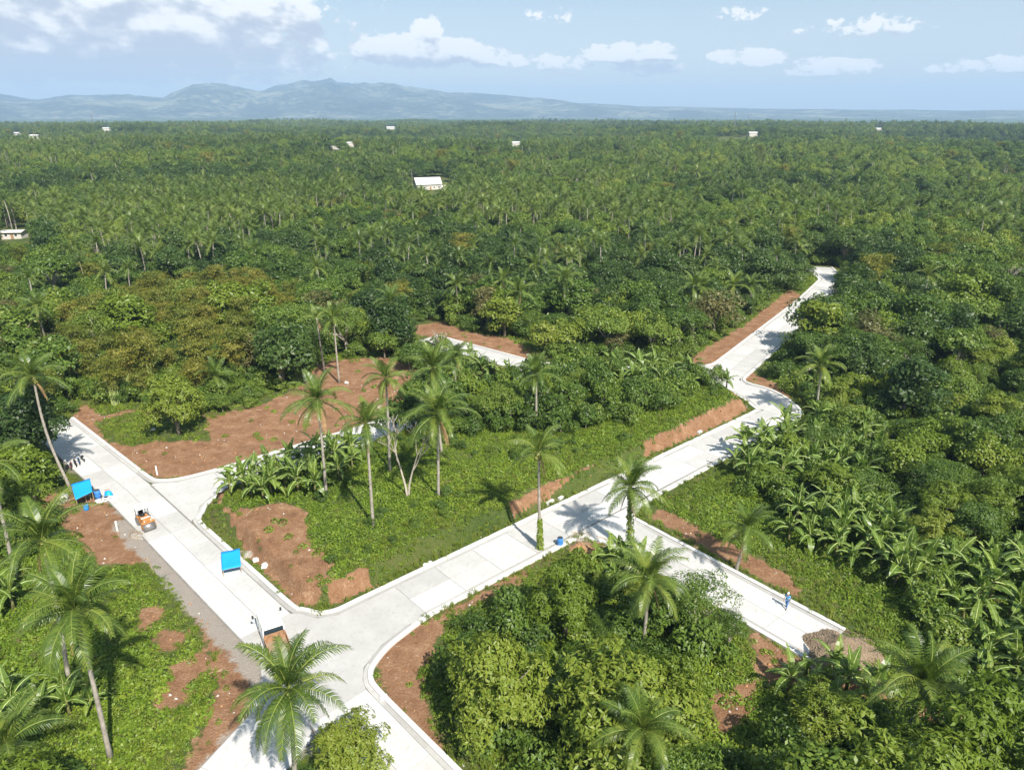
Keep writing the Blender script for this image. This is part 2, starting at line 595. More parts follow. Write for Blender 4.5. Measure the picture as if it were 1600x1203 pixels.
# junction polygons
JUNC = [
    [A_(-91, 25.2), A_(-91, 25.6), (-46.3, 82.6), (-43.2, 83.0), C_(27, 90.2), C_(27, 84.9), (-37.5, 79.2), (-37.9, 76.9), (-37.5, 75.2), A_(-78.5, 25.2)],
    [A_(-55.3, 20.1), A_(-55.3, 25.1), (-20.3, 56.9), (-18.4, 56.2), (-16.6, 56.7), C_(31.5, 53.5), C_(31.5, 48.3), (-10.3, 54.5), (-11.7, 52.6), (-12.8, 49.8),
     (-12.6, 48.3), A_(-42.0, 24.7), A_(-42.0, 19.5), (-15.3, 42.2), (-20.9, 44.4), (-21.2, 48.5), A_(-51.5, 20.1)],
    [C_(101, 53.5), (39.8, 107.8), (39.2, 112.3), (37.0, 116.4), (32.0, 121.0), (33.0, 127.4), (38.1, 128.2), (43.1, 124.9), (40.4, 121.0), (41.0, 118.6), (44.0, 116.0), (45.4, 111.5),
     (45.7, 106.5), C_(101, 48.6)],
    [C_(63.5, 48.2), (13.3, 74.4), D_(-46.5, 58.0), D_(-46.5, 53.1), (9.5, 70.0), C_(53.0, 48.2)],
]
ROAD_SLABS += JUNC[1:2] + JUNC[3:]
ROAD_SLABS += [JUNC[0], JUNC[2]]
ROADS += JUNC
# road G up to the far bend, and the far road H
strip([(38.1, 128.2), (72.7, 178.3)], [(43.1, 124.9), (77.6, 175.0)], panel=5)
strip([(72.7, 178.3), (88.0, 202.5)], [(77.6, 175.0), (93.5, 199.6)], panel=5)
strip([(88.0, 202.5), (90.0, 221.0)], [(93.5, 199.6), (97.0, 219.5)], panel=5)
strip([(-16.5, 147.6), (5.4, 129.2)], [(-20.0, 143.6), (2.2, 125.4)])
strip([(5.4, 129.2), (33.0, 127.4)], [(2.2, 124.0), (32.0, 122.0)])

KERBS = [   # (road-side polyline, side to which the kerb lies: +1 left of travel, -1 right)
    ([A_(-122, 23.9), A_(-93.5, 25.05), (-46.3, 82.6), (-43.2, 83.0), C_(27, 90.2), C_(92, 89.2)], 1),
    ([C_(92, 84.0), C_(27, 84.9), (-37.5, 79.2), (-37.9, 76.9), (-37.5, 75.2), A_(-78.5, 25.15), A_(-55.3, 25.15), (-20.3, 56.9), (-18.4, 56.2), (-16.6, 56.7), C_(27.2, 53.5), C_(101, 53.5),
      (39.8, 107.8), (39.2, 112.3), (37.0, 116.4), (32.0, 121.0)], 1),
    ([A_(-20, 23.9), A_(-42.0, 24.7), (-12.6, 48.3), (-12.8, 49.8), (-11.7, 52.6), (-10.3, 54.5), C_(31.5, 48.3), C_(53.0, 48.2), (9.5, 70.0), D_(-46.5, 53.1), D_(-22.0, 53.1)], -1),
    ([D_(-22.0, 58.0), D_(-46.5, 58.0), (13.3, 74.4), C_(63.5, 48.2), C_(101, 48.6), (45.7, 106.5), (45.4, 111.5), (44.0, 116.0), (41.0, 118.6), (40.4, 121.0), (43.1, 124.9), (77.6, 175.0), (93.5, 199.6), (97.0, 219.5)], -1),
    ([(33.0, 127.4), (38.1, 128.2), (72.7, 178.3), (88.0, 202.5), (90.0, 221.0)], 1),
    ([(-16.5, 147.6), (5.4, 129.2), (33.0, 127.4)], 1),
]


def road_dist(x, y):
    x, y = np.asarray(x, float), np.asarray(y, float)
    d = np.full(x.shape, 1e9)
    for r in ROADS:
        d = np.minimum(d, np.where(inside(r, x, y), 0, seg_dist(r, x, y)))
    return d


BLOCK = [A_(-78.5, 25.6), (-18.5, 57.2), C_(27.2, 54), C_(101, 54), (38.5, 113), (31, 121), (2, 122), C_(90, 84), C_(27, 84.5), (-37.5, 79)]


def PX(pts):
    return [tuple(G(*p)) for p in pts]


SOIL = [PX(p) for p in [
    [(118, 640), (135, 632), (165, 652), (200, 640), (330, 652), (420, 630), (470, 602), (500, 565), (600, 558), (660, 580), (655, 612), (600, 640), (560, 672), (400, 713), (300, 748), (235, 745), (132, 680), (114, 662)],
    [(60, 770), (150, 775), (215, 830), (285, 900), (400, 1026), (420, 1050), (380, 1140), (330, 1203), (290, 1210), (335, 1080), (322, 1000), (262, 905), (235, 880), (160, 890), (110, 840), (70, 800)],
    [(215, 960), (265, 940), (250, 975), (215, 990)], [(245, 985), (300, 985), (270, 1020), (235, 1020)], [(265, 1040), (325, 1010), (330, 1040), (290, 1100), (250, 1110), (245, 1090)],
    [(372, 815), (410, 812), (440, 805), (480, 820), (490, 870), (530, 905), (520, 930), (480, 950), (455, 940), (400, 870)],
    [(645, 508), (690, 500), (735, 520), (790, 528), (830, 545), (832, 562), (815, 562), (700, 532), (650, 522)],
    [(1065, 566), (1110, 540), (1160, 510), (1205, 475), (1235, 450), (1252, 464), (1187, 527), (1120, 574)],
    [(1150, 592), (1190, 602), (1235, 622), (1225, 605), (1175, 582)], [(1275, 640), (1300, 615), (1325, 625), (1300, 645)],
    [(1010, 805), (1060, 835), (1170, 895), (1250, 935), (1245, 905), (1150, 855), (1040, 795)],
    [(1170, 985), (1265, 1038), (1330, 1050), (1400, 1060), (1385, 1095), (1280, 1085), (1185, 1060)], [(1110, 1085), (1185, 1060), (1175, 1130), (1110, 1165)],
    [(590, 1010), (640, 985), (830, 885), (815, 910), (700, 965), (680, 1010), (660, 1050), (700, 1203), (660, 1180), (600, 1095)],
    [(1430, 1100), (1480, 1090), (1530, 1125), (1520, 1145), (1450, 1130)], [(900, 845), (950, 850), (945, 880), (905, 880)],
    [(740, 590), (775, 592), (770, 606), (745, 604)],
]]
GREEN_IN_SOIL = [PX([(150, 662), (215, 642), (262, 690), (205, 697), (165, 690)]), PX([(225, 690), (330, 690), (320, 650), (230, 650)])]


def height(x, y):
    x, y = np.asarray(x, float), np.asarray(y, float)
    d = road_dist(x, y)
    r = np.hypot(x, y)
    near = sstep(0.8, 7, d)
    z = near * (fbm(x, y, 16, 3) - 0.5) * 1.1 + sstep(0.6, 1.6, d) * 0.10 * (fbm(x, y, 2.2, 3) - 0.35)
    blk = inside(BLOCK, x, y)
    wob = (fbm(x, y, 9, 2) - 0.5) * 1.8
    z = z + np.where(blk, 1.7 * sstep(1.9, 3.0, d + wob), 0)
    z = z + np.where(blk & (d < 5), (fbm(x, y, 1.1, 3) - .5) * .9 * sstep(1.6, 2.4, d + wob) * sstep(4.4, 3.0, d + wob), 0)
    z = z + sstep(230, 900, r) * ((fbm(x, y, 330, 3) - 0.45) * 30)
    z = z - sstep(800, 7500, r) * 58
    return z


BANKS = [PX(p) for p in [[(780, 790), (800, 765), (925, 712), (930, 745), (800, 815)], [(1000, 700), (1010, 685), (1180, 600), (1195, 640), (1010, 725)], [(505, 925), (560, 885), (585, 920), (520, 950)], [(330, 780), (380, 780), (480, 930), (440, 950)]]]


def bank_zone(x, y):
    b = np.zeros(np.shape(x), bool)
    for p in BANKS:
        b |= inside(p, x, y)
    return b


def soil_mask(x, y):
    x, y = np.asarray(x, float), np.asarray(y, float)
    s = np.full(x.shape, -9.0)
    for p in SOIL:
        s = np.maximum(s, signed(p, x, y))
    for p in GREEN_IN_SOIL:
        s = np.minimum(s, -signed(p, x, y))
    d = road_dist(x, y)
    blk = inside(BLOCK, x, y)
    wob = (fbm(x, y, 9, 2) - 0.5) * 1.8
    bank = np.where(blk & (d + wob > 1.5) & (d + wob < 3.5), 0.75 * bank_zone(x, y), 0)
    m = np.clip(0.5 + s / 2.2, 0, 1)
    return np.clip(np.maximum(m, bank) + 0.25 * sstep(1.2, 0.2, d), 0, 1)


def P(px, py):
    """point on the ground under a pixel of the photograph"""
    z = 0.0
    for _ in range(4):
        q = G(px, py, z)
        z = float(height(q[:1], q[1:])[0])
    return np.array([q[0], q[1], z])


def ground_z(x, y):
    return float(height(np.array([x]), np.array([y]))[0])


# ------------------------------------------------------------------ ground sheet
def build_ground():
    rs = [4.0]
    while rs[-1] < 15500:
        r = rs[-1]
        rs.append(r * (1.06 if r < 30 else 1.0062 if r < 160 else 1.012 if r < 300 else 1.035))
    rs = np.array(rs)
    az = np.concatenate([np.radians(np.linspace(-50, 50, 290)), np.radians(np.linspace(56, 304, 46))])
    R, Az = np.meshgrid(rs, az, indexing='ij')
    x, y = R * np.sin(Az), R * np.cos(Az)
    z = height(x.ravel(), y.ravel())
    d = road_dist(x.ravel(), y.ravel())
    z = np.where(d <= 0.35, np.minimum(z, -0.06), z)
    nr, na = R.shape
    v = np.stack([x.ravel(), y.ravel(), z], 1)
    v = np.concatenate([v, [[0, 0, z[:na].mean()]]])
    i, j = np.meshgrid(np.arange(nr - 1), np.arange(na), indexing='ij')
    j2 = (j + 1) % na
    f = np.stack([i * na + j, i * na + j2, (i + 1) * na + j2, (i + 1) * na + j], -1).reshape(-1, 4)[:, ::-1]
    jj = np.arange(na)
    tri = np.stack([np.full(na, nr * na), (jj + 1) % na, jj], 1)
    me = mesh_np('ground', v, [f, tri], [M['ground']], smooth=True)
    sx, sy = v[:, 0], v[:, 1]
    soil = soil_mask(sx, sy)
    dd = road_dist(sx, sy)
    s = np.array([dA @ (a, b) for a, b in zip(sx, sy)])
    t = sx * nA[0] + sy * nA[1]
    grav = np.where((t < 20.3) & (t > 17.0) & (s > -85) & (s < -38), 1.0, 0) * sstep(16.8, 19.2, t)
    grav = np.maximum(grav, 0.55 * sstep(1.3, 0.3, dd))
    for nm, dat in (('soil', soil), ('gravel', grav)):
        a = me.attributes.new(nm, 'FLOAT', 'POINT')
        a.data.foreach_set('value', dat.astype(np.float32))
    o = obj('ground', me)
    tag(o, 'red earth ground with green growth around the concrete roads', 'ground', kind='structure')


build_ground()


# ------------------------------------------------------------------ roads
def shrink(poly, g):
    """inset of a polygon by g along its edge normals"""
    p = np.array(poly)
    n = len(p)
    ar = sum(p[i][0] * p[(i + 1) % n][1] - p[(i + 1) % n][0] * p[i][1] for i in range(n))
    sg = 1 if ar > 0 else -1
    out = []
    for i in range(n):
        a, b, c = p[i - 1], p[i], p[(i + 1) % n]
        e0, e1 = b - a, c - b
        e0, e1 = e0 / (np.linalg.norm(e0) + 1e-9), e1 / (np.linalg.norm(e1) + 1e-9)
        n0, n1 = np.array([-e0[1], e0[0]]) * sg, np.array([-e1[1], e1[0]]) * sg
        m = n0 + n1
        m = m / (max(0.35, m @ m) / 2)
        out.append(tuple(b + m * g))
    return out


def offset_line(pts, w):
    p = [np.array(q) for q in pts]
    out = []
    for i in range(len(p)):
        ds = []
        if i > 0:
            ds.append((p[i] - p[i - 1]) / np.linalg.norm(p[i] - p[i - 1]))
        if i < len(p) - 1:
            ds.append((p[i + 1] - p[i]) / np.linalg.norm(p[i + 1] - p[i]))
        ns = [np.array([-e[1], e[0]]) for e in ds]
        m = sum(ns)
        m = m * (len(ns) / max(0.6, m @ m))
        out.append(p[i] + m * w)
    return out


def round_line(pts, it=2):
    p = [np.array(q) for q in pts]
    for _ in range(it):
        q = [p[0]]
        for i in range(len(p) - 1):
            L = np.linalg.norm(p[i + 1] - p[i])
            k = min(0.25, 1.2 / max(L, 0.1))
            q += [p[i] * (1 - k) + p[i + 1] * k, p[i] * k + p[i + 1] * (1 - k)]
        p = q + [p[-1]]
    return p


def build_roads():
    base = MB()
    for i, r in enumerate(ROADS):
        big = shrink(r, -0.10)
        a = sum(big[k][0] * big[(k + 1) % len(big)][1] - big[(k + 1) % len(big)][0] * big[k][1] for k in range(len(big)))
        if a < 0:
            big = big[::-1]
        base.add([(p[0], p[1], 0.012 + 0.0023 * i) for p in big], [tuple(range(len(big)))])
    road = base.build('road', M['joint'])
    tag(road, 'pale concrete road network between the red earth lots', 'road', kind='structure')
    for q in ROAD_SLABS:
        s = shrink(q, 0.022)
        c = np.mean(s, axis=0)
        mb = MB().prism([(p[0] - c[0], p[1] - c[1]) for p in s], -0.02, 0.072 + random.uniform(-0.004, 0.004))
        mb.build('slab', M['slab'], road, loc=(c[0], c[1], 0))
    for pts, side in KERBS:
        ln = round_line(pts)
        # cut the line in pieces of about 6 m
        acc, piece, pieces = 0, [ln[0]], []
        for a, b in zip(ln, ln[1:]):
            L = np.linalg.norm(b - a)
            k = max(1, int(math.ceil(L / 6.0)))
            for i in range(1, k + 1):
                q = a + (b - a) * i / k
                acc += np.linalg.norm(q - piece[-1])
                piece.append(q)
                if acc > 5.5:
                    pieces.append(piece)
                    piece, acc = [q], 0
        if len(piece) > 1:
            pieces.append(piece)
        full = [ln, offset_line(ln, side * GW), offset_line(ln, side * (GW + KW))]
        idx = {tuple(np.round(p, 5)): i for i, p in enumerate(ln)}

        def normal_at(q):
            best, bi, bt = 1e9, 0, 0
            for i in range(len(ln) - 1):
                e = ln[i + 1] - ln[i]
                t = np.clip((q - ln[i]) @ e / (e @ e + 1e-9), 0, 1)
                dd = np.linalg.norm(ln[i] + e * t - q)
                if dd < best - 1e-6:
                    best, bi, bt = dd, i, t
            return [f[bi] * (1 - bt) + f[bi + 1] * bt for f in full]
        for pc in pieces:
            rows = [normal_at(q) for q in pc]
            for nm, i0, i1, z1, mt in (('gutter', 0, 1, 0.066, 'gutter'), ('kerb', 1, 2, 0.20, 'kerb')):
                inn, out = [r[i0] for r in rows], [r[i1] for r in rows]
                if nm == 'gutter':
                    inn = [a + (b - a) * 0.02 for a, b in zip(inn, out)]
                c = np.mean(inn + out, axis=0)
                mb = MB()
                n = len(inn)
                lo = -0.05
                vs = []
                for a, b in zip(inn, out):
                    vs += [(a[0] - c[0], a[1] - c[1], lo), (a[0] - c[0], a[1] - c[1], z1), (b[0] - c[0], b[1] - c[1], z1), (b[0] - c[0], b[1] - c[1], lo)]
                fs = []
                for i in range(n - 1):
                    for k in range(3):
                        fq = (4 * i + k, 4 * i + k + 1, 4 * (i + 1) + k + 1, 4 * (i + 1) + k)
                        fs.append(fq if side > 0 else fq[::-1])
                fs += [(0, 1, 2, 3), tuple(4 * (n - 1) + k for k in (3, 2, 1, 0))]
                mb.add(vs, fs)
                mb.build(nm, M[mt], road, loc=(c[0], c[1], 0))


build_roads()


# ------------------------------------------------------------------ mountains
def build_mountains():
    prof = [(-700, 158), (-400, 150), (-150, 156), (0, 150), (25, 155), (60, 157), (110, 151), (190, 151), (255, 155), (275, 146), (300, 137), (345, 137), (390, 140), (415, 143), (450, 133), (500, 129), (515, 128),
            (550, 134), (580, 137), (615, 135), (650, 142), (700, 148), (760, 150), (800, 154), (850, 157), (900, 161), (960, 164), (1000, 167), (1100, 169), (1200, 171), (1600, 173), (2200, 172)]
    azs, hs = [], []
    D0 = 11500.0
    for px, py in prof:
        d = ray(px, py)
        azs.append(math.atan2(d[0], d[1]))
        hs.append(CAM_H + D0 * d[2] / math.hypot(d[0], d[1]))
    az = np.linspace(azs[0], azs[-1], 1100)
    rr = np.linspace(8200, 14300, 70)
    ph = np.interp(az, azs, hs)
    R, A = np.meshgrid(rr, az, indexing='ij')
    H = np.broadcast_to(ph, R.shape)
    x, y = R * np.sin(A), R * np.cos(A)
    rid = 1 - np.abs(2 * fbm(x, y, 1500, 5) - 1)
    rise = sstep(8300, D0, R) ** 1.1 * sstep(14300, D0 + 200, R) ** 0.6
    mid = np.exp(-((R - 9700) / 700) ** 2) * 0.35
    crest = np.exp(-((R - D0) / 260) ** 2)
    z = (H + 70) * (rise * (crest + (1 - crest) * (0.35 + 0.75 * rid)) + mid * rid * 0.8) - 75
    z = z + crest * ((fbm(x, y, 420, 5) - 0.5) * 0.26 + (fbm(x, y, 150, 3) - .5) * .12) * np.maximum(H, 60) + rise * (1 - np.abs(2 * fbm(x + 3e3, y, 700, 5) - 1) - .6) * 0.30 * np.maximum(H, 40)
    nr, na = R.shape
    i, j = np.meshgrid(np.arange(nr - 1), np.arange(na - 1), indexing='ij')
    f = np.stack([i * na + j, (i + 1) * na + j, (i + 1) * na + j + 1, i * na + j + 1], -1).reshape(-1, 4)
    m, nt, b, out = new_mat('mountain_forest')
    tc = N(nt, 'ShaderNodeTexCoord')
    n1 = noise_n(nt, tc.outputs['Object'], 0.0016, 8, 0.65)
    n2 = noise_n(nt, tc.outputs['Object'], 0.012, 5, 0.6)
    c = ramp_n(nt, math_n(nt, 'ADD', math_n(nt, 'MULTIPLY', n1, 0.6), math_n(nt, 'MULTIPLY', n2, 0.4)),
               [(0.40, (0.010, 0.018, 0.012)), (0.5, (0.045, 0.060, 0.032)), (0.58, (0.20, 0.20, 0.12))])  # forest tones, with lit slopes and shadowed folds put into the colour contrast
    nt.links.new(c, b.inputs['Base Color'])
    b.inputs['Roughness'].default_value = 1.0
    b.inputs['Specular IOR Level'].default_value = 0.0
    bp = N(nt, 'ShaderNodeBump')
    bp.inputs['Strength'].default_value = 1.0
    bp.inputs['Distance'].default_value = 140
    nt.links.new(n1, bp.inputs['Height'])
    nt.links.new(bp.outputs[0], b.inputs['Normal'])
    o = obj('mountains', mesh_np('mountains', np.stack([x.ravel(), y.ravel(), z.ravel()], 1), f, [m], smooth=True))
    tag(o, 'forested mountain range along the horizon, blue with distance', 'mountains', kind='structure')


build_mountains()


# ------------------------------------------------------------------ plant meshes
def unit(v):
    return v / (np.linalg.norm(v, axis=-1, keepdims=True) + 1e-9)


def leaf_quads(c, nrm, size, aspect, r, tang=None):
    """rhombic leaves: centre c, normal nrm, length size"""
    n = len(c)
    if tang is None:
        tang = r.normal(size=(n, 3))
    t = unit(tang - nrm * np.sum(tang * nrm, 1, keepdims=True))
    b = np.cross(nrm, t)
    s = np.asarray(size).reshape(-1, 1)
    dr = nrm * s * -0.10
    v = np.stack([c - t * s * 0.5 + dr, c + b * s * aspect * 0.5, c + t * s * 0.5 + dr, c - b * s * aspect * 0.5], 1).reshape(-1, 3)
    return v, np.arange(4 * n).reshape(-1, 4)


def crown_mesh(name, seed, rx, rz, zc, ncl, nleaf, size, mat, whorl=1, flat=0.0, clump=(0.28, 0.42), aspect=0.5, down=0.15):
    r = np.random.default_rng(seed)
    d = unit(r.normal(size=(ncl, 3)))
    d[:, 2] = np.where(d[:, 2] < -0.75, -d[:, 2], d[:, 2])
    rad = r.uniform(0.35, 0.80, ncl)[:, None]
    lob = 1 + 0.22 * np.sin(3 * np.arctan2(d[:, 1], d[:, 0]) + seed)[:, None]
    cc = d * rad * np.array([rx, rx, rz]) * lob
    cc[:, 2] = cc[:, 2] * (1 - flat) + zc
    cr = r.uniform(*clump, ncl) * rx
    w = cr ** 2
    per = np.maximum(8, (nleaf / whorl * w / w.sum())).astype(int)
    k = np.repeat(np.arange(ncl), per)
    n = len(k)
    dd = unit(r.normal(size=(n, 3)))
    lowm = dd[:, 2] < -0.25
    dd[lowm & (r.random(n) < 0.75), 2] *= -1
    rf = 0.62 + 0.42 * r.random(n) ** 0.6
    pos = cc[k] + dd * (cr[k] * rf)[:, None] * np.array([1, 1, 0.72])
    out = unit(dd * 0.9 + unit(pos - np.array([0, 0, zc - rz * 0.3])) * 0.5 + np.array([0, 0, 0.35]))
    if whorl > 1:
        pos = np.repeat(pos, whorl, 0)
        ax = np.repeat(out, whorl, 0)
        m = len(pos)
        side = unit(np.cross(ax, r.normal(size=(m, 3))))
        tang = unit(side + ax * r.uniform(-0.1, 0.5, (m, 1)))
        sz = size * r.uniform(0.7, 1.25, m)
        pos = pos + tang * sz[:, None] * 0.5
        nn = unit(ax - tang * np.sum(ax * tang, 1, keepdims=True) + r.normal(size=(m, 3)) * 0.18)
        v, f = leaf_quads(pos, nn, sz, aspect, r, tang)
    else:
        nn = unit(out + r.normal(size=(n, 3)) * 0.45)
        v, f = leaf_quads(pos, nn, size * r.uniform(0.6, 1.35, n), aspect, r)
    return mesh_np(name, v, f, [mat]), cc


def trunk_mesh(name, cc, hgt, r0, mat, nlimb=7, seed=0):
    r = random.Random(seed)
    mb = MB()
    fork = hgt * 0.5
    lean = (r.uniform(-.3, .3), r.uniform(-.3, .3))
    mb.tube([(0, 0, -0.4), (lean[0] * .4, lean[1] * .4, fork * 0.5), (lean[0], lean[1], fork)], [r0 * 1.25, r0, r0 * 0.8], 7)
    idx = list(range(len(cc)))
    r.shuffle(idx)
    for i in idx[:nlimb]:
        c = cc[i]
        a = Vector((lean[0], lean[1], fork - 0.15))
        b = Vector((c[0] * 0.9, c[1] * 0.9, max(fork, c[2])))
        mid = a.lerp(b, 0.5) + Vector((r.uniform(-.3, .3), r.uniform(-.3, .3), 0.35))
        mb.tube([a, mid, b], [r0 * 0.6, r0 * 0.38, r0 * 0.12], 5)
    return mb.mesh(name, mat, True)


TREE = {}     # kind -> list of (crown mesh, trunk mesh, height, radius)


def add_tree(kind, n, **k):
    TREE[kind] = []
    hz, rx, rz = k['zc'], k['rx'], k['rz']
    for i in range(n):
        s = k.get('seed', 1) * 50 + i
        f = 1 + 0.12 * math.sin(s * 1.7)
        me, cc = crown_mesh(kind + '_crown', s, rx * f, rz / f, hz, k['ncl'], k['nleaf'], k['size'], k['mat'], k.get('whorl', 1), k.get('flat', 0), k.get('clump', (0.28, 0.42)), k.get('aspect', 0.5))
        tm = trunk_mesh(kind + '_trunk', cc, hz, k.get('r0', 0.22), k.get('bark', M['bark']), k.get('nlimb', 7), s)
        TREE[kind].append((me, tm, hz + rz, rx * f))


# near trees (whorled leaves), then the forest at middle distance
add_tree('mango', 3, seed=1, rx=3.6, rz=2.9, zc=3.3, ncl=46, nleaf=13000, size=0.27, whorl=6, mat=M['leaf_bright'], aspect=0.34, clump=(0.18, 0.33))
add_tree('shade', 3, seed=2, rx=4.0, rz=2.8, zc=4.4, ncl=42, nleaf=9500, size=0.30, mat=M['leaf'], flat=0.2, clump=(0.2, 0.34))
add_tree('dark', 2, seed=3, rx=3.8, rz=3.4, zc=4.0, ncl=46, nleaf=9500, size=0.30, mat=M['leaf_dark'], clump=(0.2, 0.34))
add_tree('light', 2, seed=4, rx=3.3, rz=2.6, zc=3.8, ncl=30, nleaf=5200, size=0.20, mat=M['leaf'], clump=(0.22, 0.32), bark=M['pale_bark'])
add_tree('mid', 5, seed=5, rx=4.0, rz=3.4, zc=4.2, ncl=34, nleaf=3600, size=0.50, mat=M['leaf'])
add_tree('mid_bright', 3, seed=6, rx=3.9, rz=3.2, zc=4.0, ncl=34, nleaf=3600, size=0.50, mat=M['leaf_bright'])
add_tree('mid_dark', 3, seed=7, rx=4.2, rz=3.8, zc=4.4, ncl=36, nleaf=3600, size=0.52, mat=M['leaf_dark'])
add_tree('umbrella', 3, seed=8, rx=4.6, rz=2.4, zc=6.0, ncl=34, nleaf=3600, size=0.48, mat=M['leaf'], flat=0.55, clump=(0.2, 0.3), bark=M['pale_bark'])
add_tree('olive', 2, seed=9, rx=3.6, rz=3.0, zc=3.8, ncl=34, nleaf=4200, size=0.36, mat=M['leaf_olive'])
add_tree('bush', 4, seed=10, rx=2.1, rz=1.5, zc=1.4, ncl=18, nleaf=1500, size=0.30, mat=M['leaf'], r0=0.1)


def bamboo_mesh(name, seed, mat=None):
    """a clump of arching canes clothed in small leaves"""
    r = np.random.default_rng(seed)
    V, Nn, T = [], [], []
    mb = MB()
    for i in range(46):
        a = r.uniform(0, 2 * math.pi)
        h = r.uniform(6, 9.5)
        out = r.uniform(0.6, 3.6)
        base = np.array([math.cos(a), math.sin(a), 0]) * r.uniform(0, 0.8)
        d = np.array([math.cos(a), math.sin(a), 0])
        ts = np.linspace(0, 1, 9)
        pth = [base + d * out * t ** 2.2 + np.array([0, 0, h * math.sin(min(1, t * 1.05) * math.pi * 0.56)]) for t in ts]
        mb.tube(pth[:7], [0.06, 0.055, 0.05, 0.045, 0.035, 0.025, 0.015], 4, cap=False)
        tt = r.uniform(0.3, 1.0, 95)
        pos = np.array([[np.interp(t, ts, [p[k] for p in pth]) for k in range(3)] for t in tt])
        pos += r.normal(size=pos.shape) * 0.34 * np.array([1, 1, 0.6])
        V.append(pos)
        Nn.append(unit(np.array([0, 0, 1]) + d * 0.4 + r.normal(size=pos.shape) * 0.6))
        T.append(d * 0.8 + np.array([0, 0, -0.7]) + r.normal(size=pos.shape) * 0.5)
    V, Nn, T = np.concatenate(V), np.concatenate(Nn), np.concatenate(T)
    v, f = leaf_quads(V, Nn, 0.48 * r.uniform(0.6, 1.3, len(V)), 0.30, r, T)
    return mesh_np(name + '_foliage', v, f, [mat or M['bamboo_leaf']]), mb.mesh(name + '_canes', M['banana_rib'])


BAMBOO = [bamboo_mesh('bamboo', 90 + i) for i in range(3)]


def frond_mesh(name, seed, L, el0, droop, nst=30, ll=1.0, lw=0.12, mats=None, segs=2):
    """coconut frond: rib arching from the origin along +X, leaflets hanging from both sides"""
    r = np.random.default_rng(seed)
    ts = np.linspace(0, 1, 13)
    ang = el0 - droop * ts ** 1.4
    step = L / 12
    pts = [np.zeros(3)]
    for i in range(12):
        pts.append(pts[-1] + step * np.array([math.cos(ang[i]), 0, math.sin(ang[i])]))
    pts = np.array(pts)
    pts[:, 1] = 0.12 * L * 0.3 * np.sin(ts * 2.2 + seed) * ts
    mb = MB()
    mb.tube([tuple(p) for p in pts], [0.042 * (1 - 0.85 * t) + 0.006 for t in ts], 4, m=1, cap=False)
    for i in range(nst):
        t = 0.10 + 0.90 * (i + r.uniform(-.2, .2)) / (nst - 1)
        t = min(t, 0.995)
        p = np.array([np.interp(t, ts, pts[:, k]) for k in range(3)])
        a = np.interp(t, ts, ang)
        fwd = np.array([math.cos(a), 0, math.sin(a)])
        up = np.array([-math.sin(a), 0, math.cos(a)])
        l = ll * (0.35 + 0.65 * math.sin(min(1, t * 1.15) * math.pi * 0.86) ** 0.7) * (1 - 0.45 * max(0, t - 0.7) / 0.3)
        for s in (-1, 1):
            lat = np.array([0, s, 0])
            d0 = unit((lat * 0.85 + fwd * (0.42 + 0.4 * t) + up * r.uniform(0.05, 0.3)) * 1.0)
            hang = np.array([0, 0, -1.0])
            q = p
            d = d0
            w = lw * (1.1 - 0.3 * t)
            row = [q + fwd * w * 0.5, q - fwd * w * 0.5]
            vs = list(row)
            fs = []
            for k in range(segs):
                q = q + d * l / segs
                d = unit(d + hang * r.uniform(0.55, 1.0))
                wk = w * (0.8 if k < segs - 1 else 0.12)
                vs += [q + fwd * wk * 0.5, q - fwd * wk * 0.5]
                o = 2 * k
                fs.append((o, o + 1, o + 3, o + 2))
            mb.add(vs, fs, 0)
    return mb.mesh(name, mats or [M['palm_leaf'], M['palm_rib']])


FROND = []       # from the upright heart leaves to the hanging old ones
for i, (el, dr, L) in enumerate([(82, 45, 3.9), (72, 70, 4.4), (60, 85, 4.7), (47, 95, 4.9), (32, 95, 4.9), (15, 85, 4.8), (-5, 70, 4.6), (-28, 50, 4.3)]):
    FROND.append([frond_mesh('frond', 300 + i * 5 + k, L, math.radians(el), math.radians(dr + 14 * (k - 0.5)), nst=34) for k in range(2)])
DRY = [frond_mesh('dry_frond', 380 + k, 3.6, math.radians(-62), math.radians(22), nst=22, ll=0.6, mats=[M['dry_leaf'], M['dry_leaf']]) for k in range(2)]


def join_meshes(name, items, mats):
    """items: (mesh, matrix, material slot offset)"""
    V, Fq, Ft, mi, o = [], [], [], [], 0
    fs, ms = [], []
    for me, mx, off in items:
        n = len(me.vertices)
        co = np.empty(n * 3, np.float32)
        me.vertices.foreach_get('co', co)
        co = co.reshape(-1, 3) @ np.array(mx.to_3x3()).T + np.array(mx.translation)
        V.append(co)
        for p in me.polygons:
            fs.append([i + o for i in p.vertices])
            ms.append(p.material_index + off)
        o += n
    me = bpy.data.meshes.new(name)
    me.from_pydata(np.concatenate(V).tolist(), [], fs)
    for m in mats:
        me.materials.append(m)
    me.polygons.foreach_set('material_index', np.array(ms, np.int32))
    me.update()
    return me


def palm_layout(seed, n=20):
    r = random.Random(seed)
    out = []
    for i in range(n):
        lev = min(7, int(8 * i / n + r.uniform(-.4, .4)) if i else 0)
        lev = max(0, lev)
        out.append((lev, r.randrange(2), i * 2.399 + r.uniform(-.3, .3), r.uniform(0.88, 1.1)))
    return out


def coarse_frond(seed, L, el0, droop, nst=13):
    return frond_mesh('coarse_frond', seed, L, math.radians(el0), math.radians(droop), nst=nst, ll=1.05, lw=0.26, segs=1)


